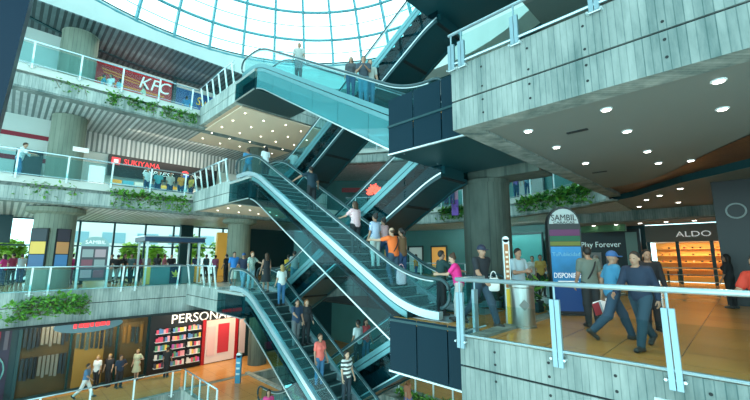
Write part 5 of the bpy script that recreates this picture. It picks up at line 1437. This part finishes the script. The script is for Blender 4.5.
# ------------------------------------------------------------------ light
w = bpy.data.worlds.new('sky'); SC.world = w; w.use_nodes = True
nt = w.node_tree; bg = nt.nodes['Background']
tc = nt.nodes.new('ShaderNodeTexCoord'); nz = nt.nodes.new('ShaderNodeTexNoise'); nz.inputs['Scale'].default_value = 3.; nz.inputs['Detail'].default_value = 4
rp = nt.nodes.new('ShaderNodeValToRGB'); rp.color_ramp.elements[0].position = .38; rp.color_ramp.elements[1].position = .62
rp.color_ramp.elements[0].color = (.44, .90, .98, 1); rp.color_ramp.elements[1].color = (.74, 1., 1., 1)
nt.links.new(tc.outputs['Generated'], nz.inputs['Vector']); nt.links.new(nz.outputs['Fac'], rp.inputs['Fac']); nt.links.new(rp.outputs['Color'], bg.inputs['Color'])
bg.inputs['Strength'].default_value = 3.4
def area(name, loc, target, size, sizey, power, col):
    l = bpy.data.lights.new(name, 'AREA'); l.shape = 'RECTANGLE'; l.size = size; l.size_y = sizey; l.energy = power; l.color = col
    o = bpy.data.objects.new(name, l); COL.objects.link(o); o.location = loc
    o.rotation_euler = (Vector(target)-Vector(loc)).to_track_quat('-Z', 'Y').to_euler(); return o
def spot(name, loc, power, col, ang=110):
    l = bpy.data.lights.new(name, 'SPOT'); l.energy = power; l.color = col; l.spot_size = D(ang); l.spot_blend = .8; l.shadow_soft_size = .1
    o = bpy.data.objects.new(name, l); COL.objects.link(o); o.location = loc; return o
WARM = (1., .72, .42)
for u, v in ((3., 7.6), (1.52, 8.4), (2.97, 11.45), (1.5, 11.25), (2.4, 13.8), (.02, 8.2)): spot('downlight_beam', W(u, v, L1-1.06), 90, WARM)
for u, v in ((2.3, 19.), (2, 22.), (4.2, 26.), (1.8, 26.)): spot('downlight_beam', W(u, v, L1-1.72), 60, WARM)
for u, v in ((19., 9.), (21.5, 12.), (19., 12.)):
    spot('downlight_beam', W(u, v, L2-1.25), 120, WARM); spot('downlight_beam', W(u, v, L1-1.1), 45, WARM)
area('shoe_shop_lamp', W(2., 29.2, 2.40), W(2., 29.6, 0), 3.6, 1.4, 260, (1., .66, .3))
for v in (2.3, 5.0, 8.6, 11.6): area('shop_lamp', W(25.3, v, L0-1.62), W(26., v, L_1+1.), 1.5, .4, 70, (1, .75, .5))
area('basement_lamp', W(23.5, 11.5, L0-1.56), W(23.5, 11.5, L_1), 4., 1.5, 130, (1, .7, .38))
area('basement_lamp', W(11., 18.5, L0-1.56), W(11., 18.5, L_1), 6., 1.5, 130, (1, .7, .4))
area('counter_fill', W(25.5, 7.5, L1+3.9), W(28., 7.5, L1+1.), 6., .6, 150, (1, .9, .75))  # fill without a fixture, added to brighten the dark slats and counter
area('counter_fill', W(25.3, 6.5, L2+3.4), W(28.3, 6.5, L2+2.), 7., .6, 80, (1, .9, .8))  # same kind of added fill for the top gallery

area('gallery_fill', W(14., 26.8, L1-1.2), W(13.8, 28.5, 1.), 9., .6, 260, (.9, 1, .95))  # unseen fill panel added to brighten the dim far shops
area('gallery_fill', W(15., 25.5, L2-1.3), W(14.5, 28., L1+1.), 9., .6, 260, (.95, 1, .95))  # added fill again, for the far first gallery
area('gallery_fill', W(27.5, 7., L1-1.25), W(27., 7., 0), 8., .8, 160, (1, .97, .92))  # added fill lightening the dim left middle level

# ------------------------------------------------------------------ camera
cd = bpy.data.cameras.new('camera'); cam = bpy.data.objects.new('camera', cd); COL.objects.link(cam)
cd.sensor_width = 36; cd.lens = 36*FPX/750; cd.clip_start = .05; cd.clip_end = 500
cam.location = (0, 0, CAMZ); cam.rotation_euler = (PI/2+TH, 0, 0); SC.camera = cam
SC.view_settings.view_transform = 'Standard'; SC.view_settings.look = 'None'; SC.view_settings.exposure = 0.0; SC.view_settings.gamma = 1.0
SC.view_settings.use_curve_mapping = False
try: SC.cycles.transparent_max_bounces = 24
except Exception: pass
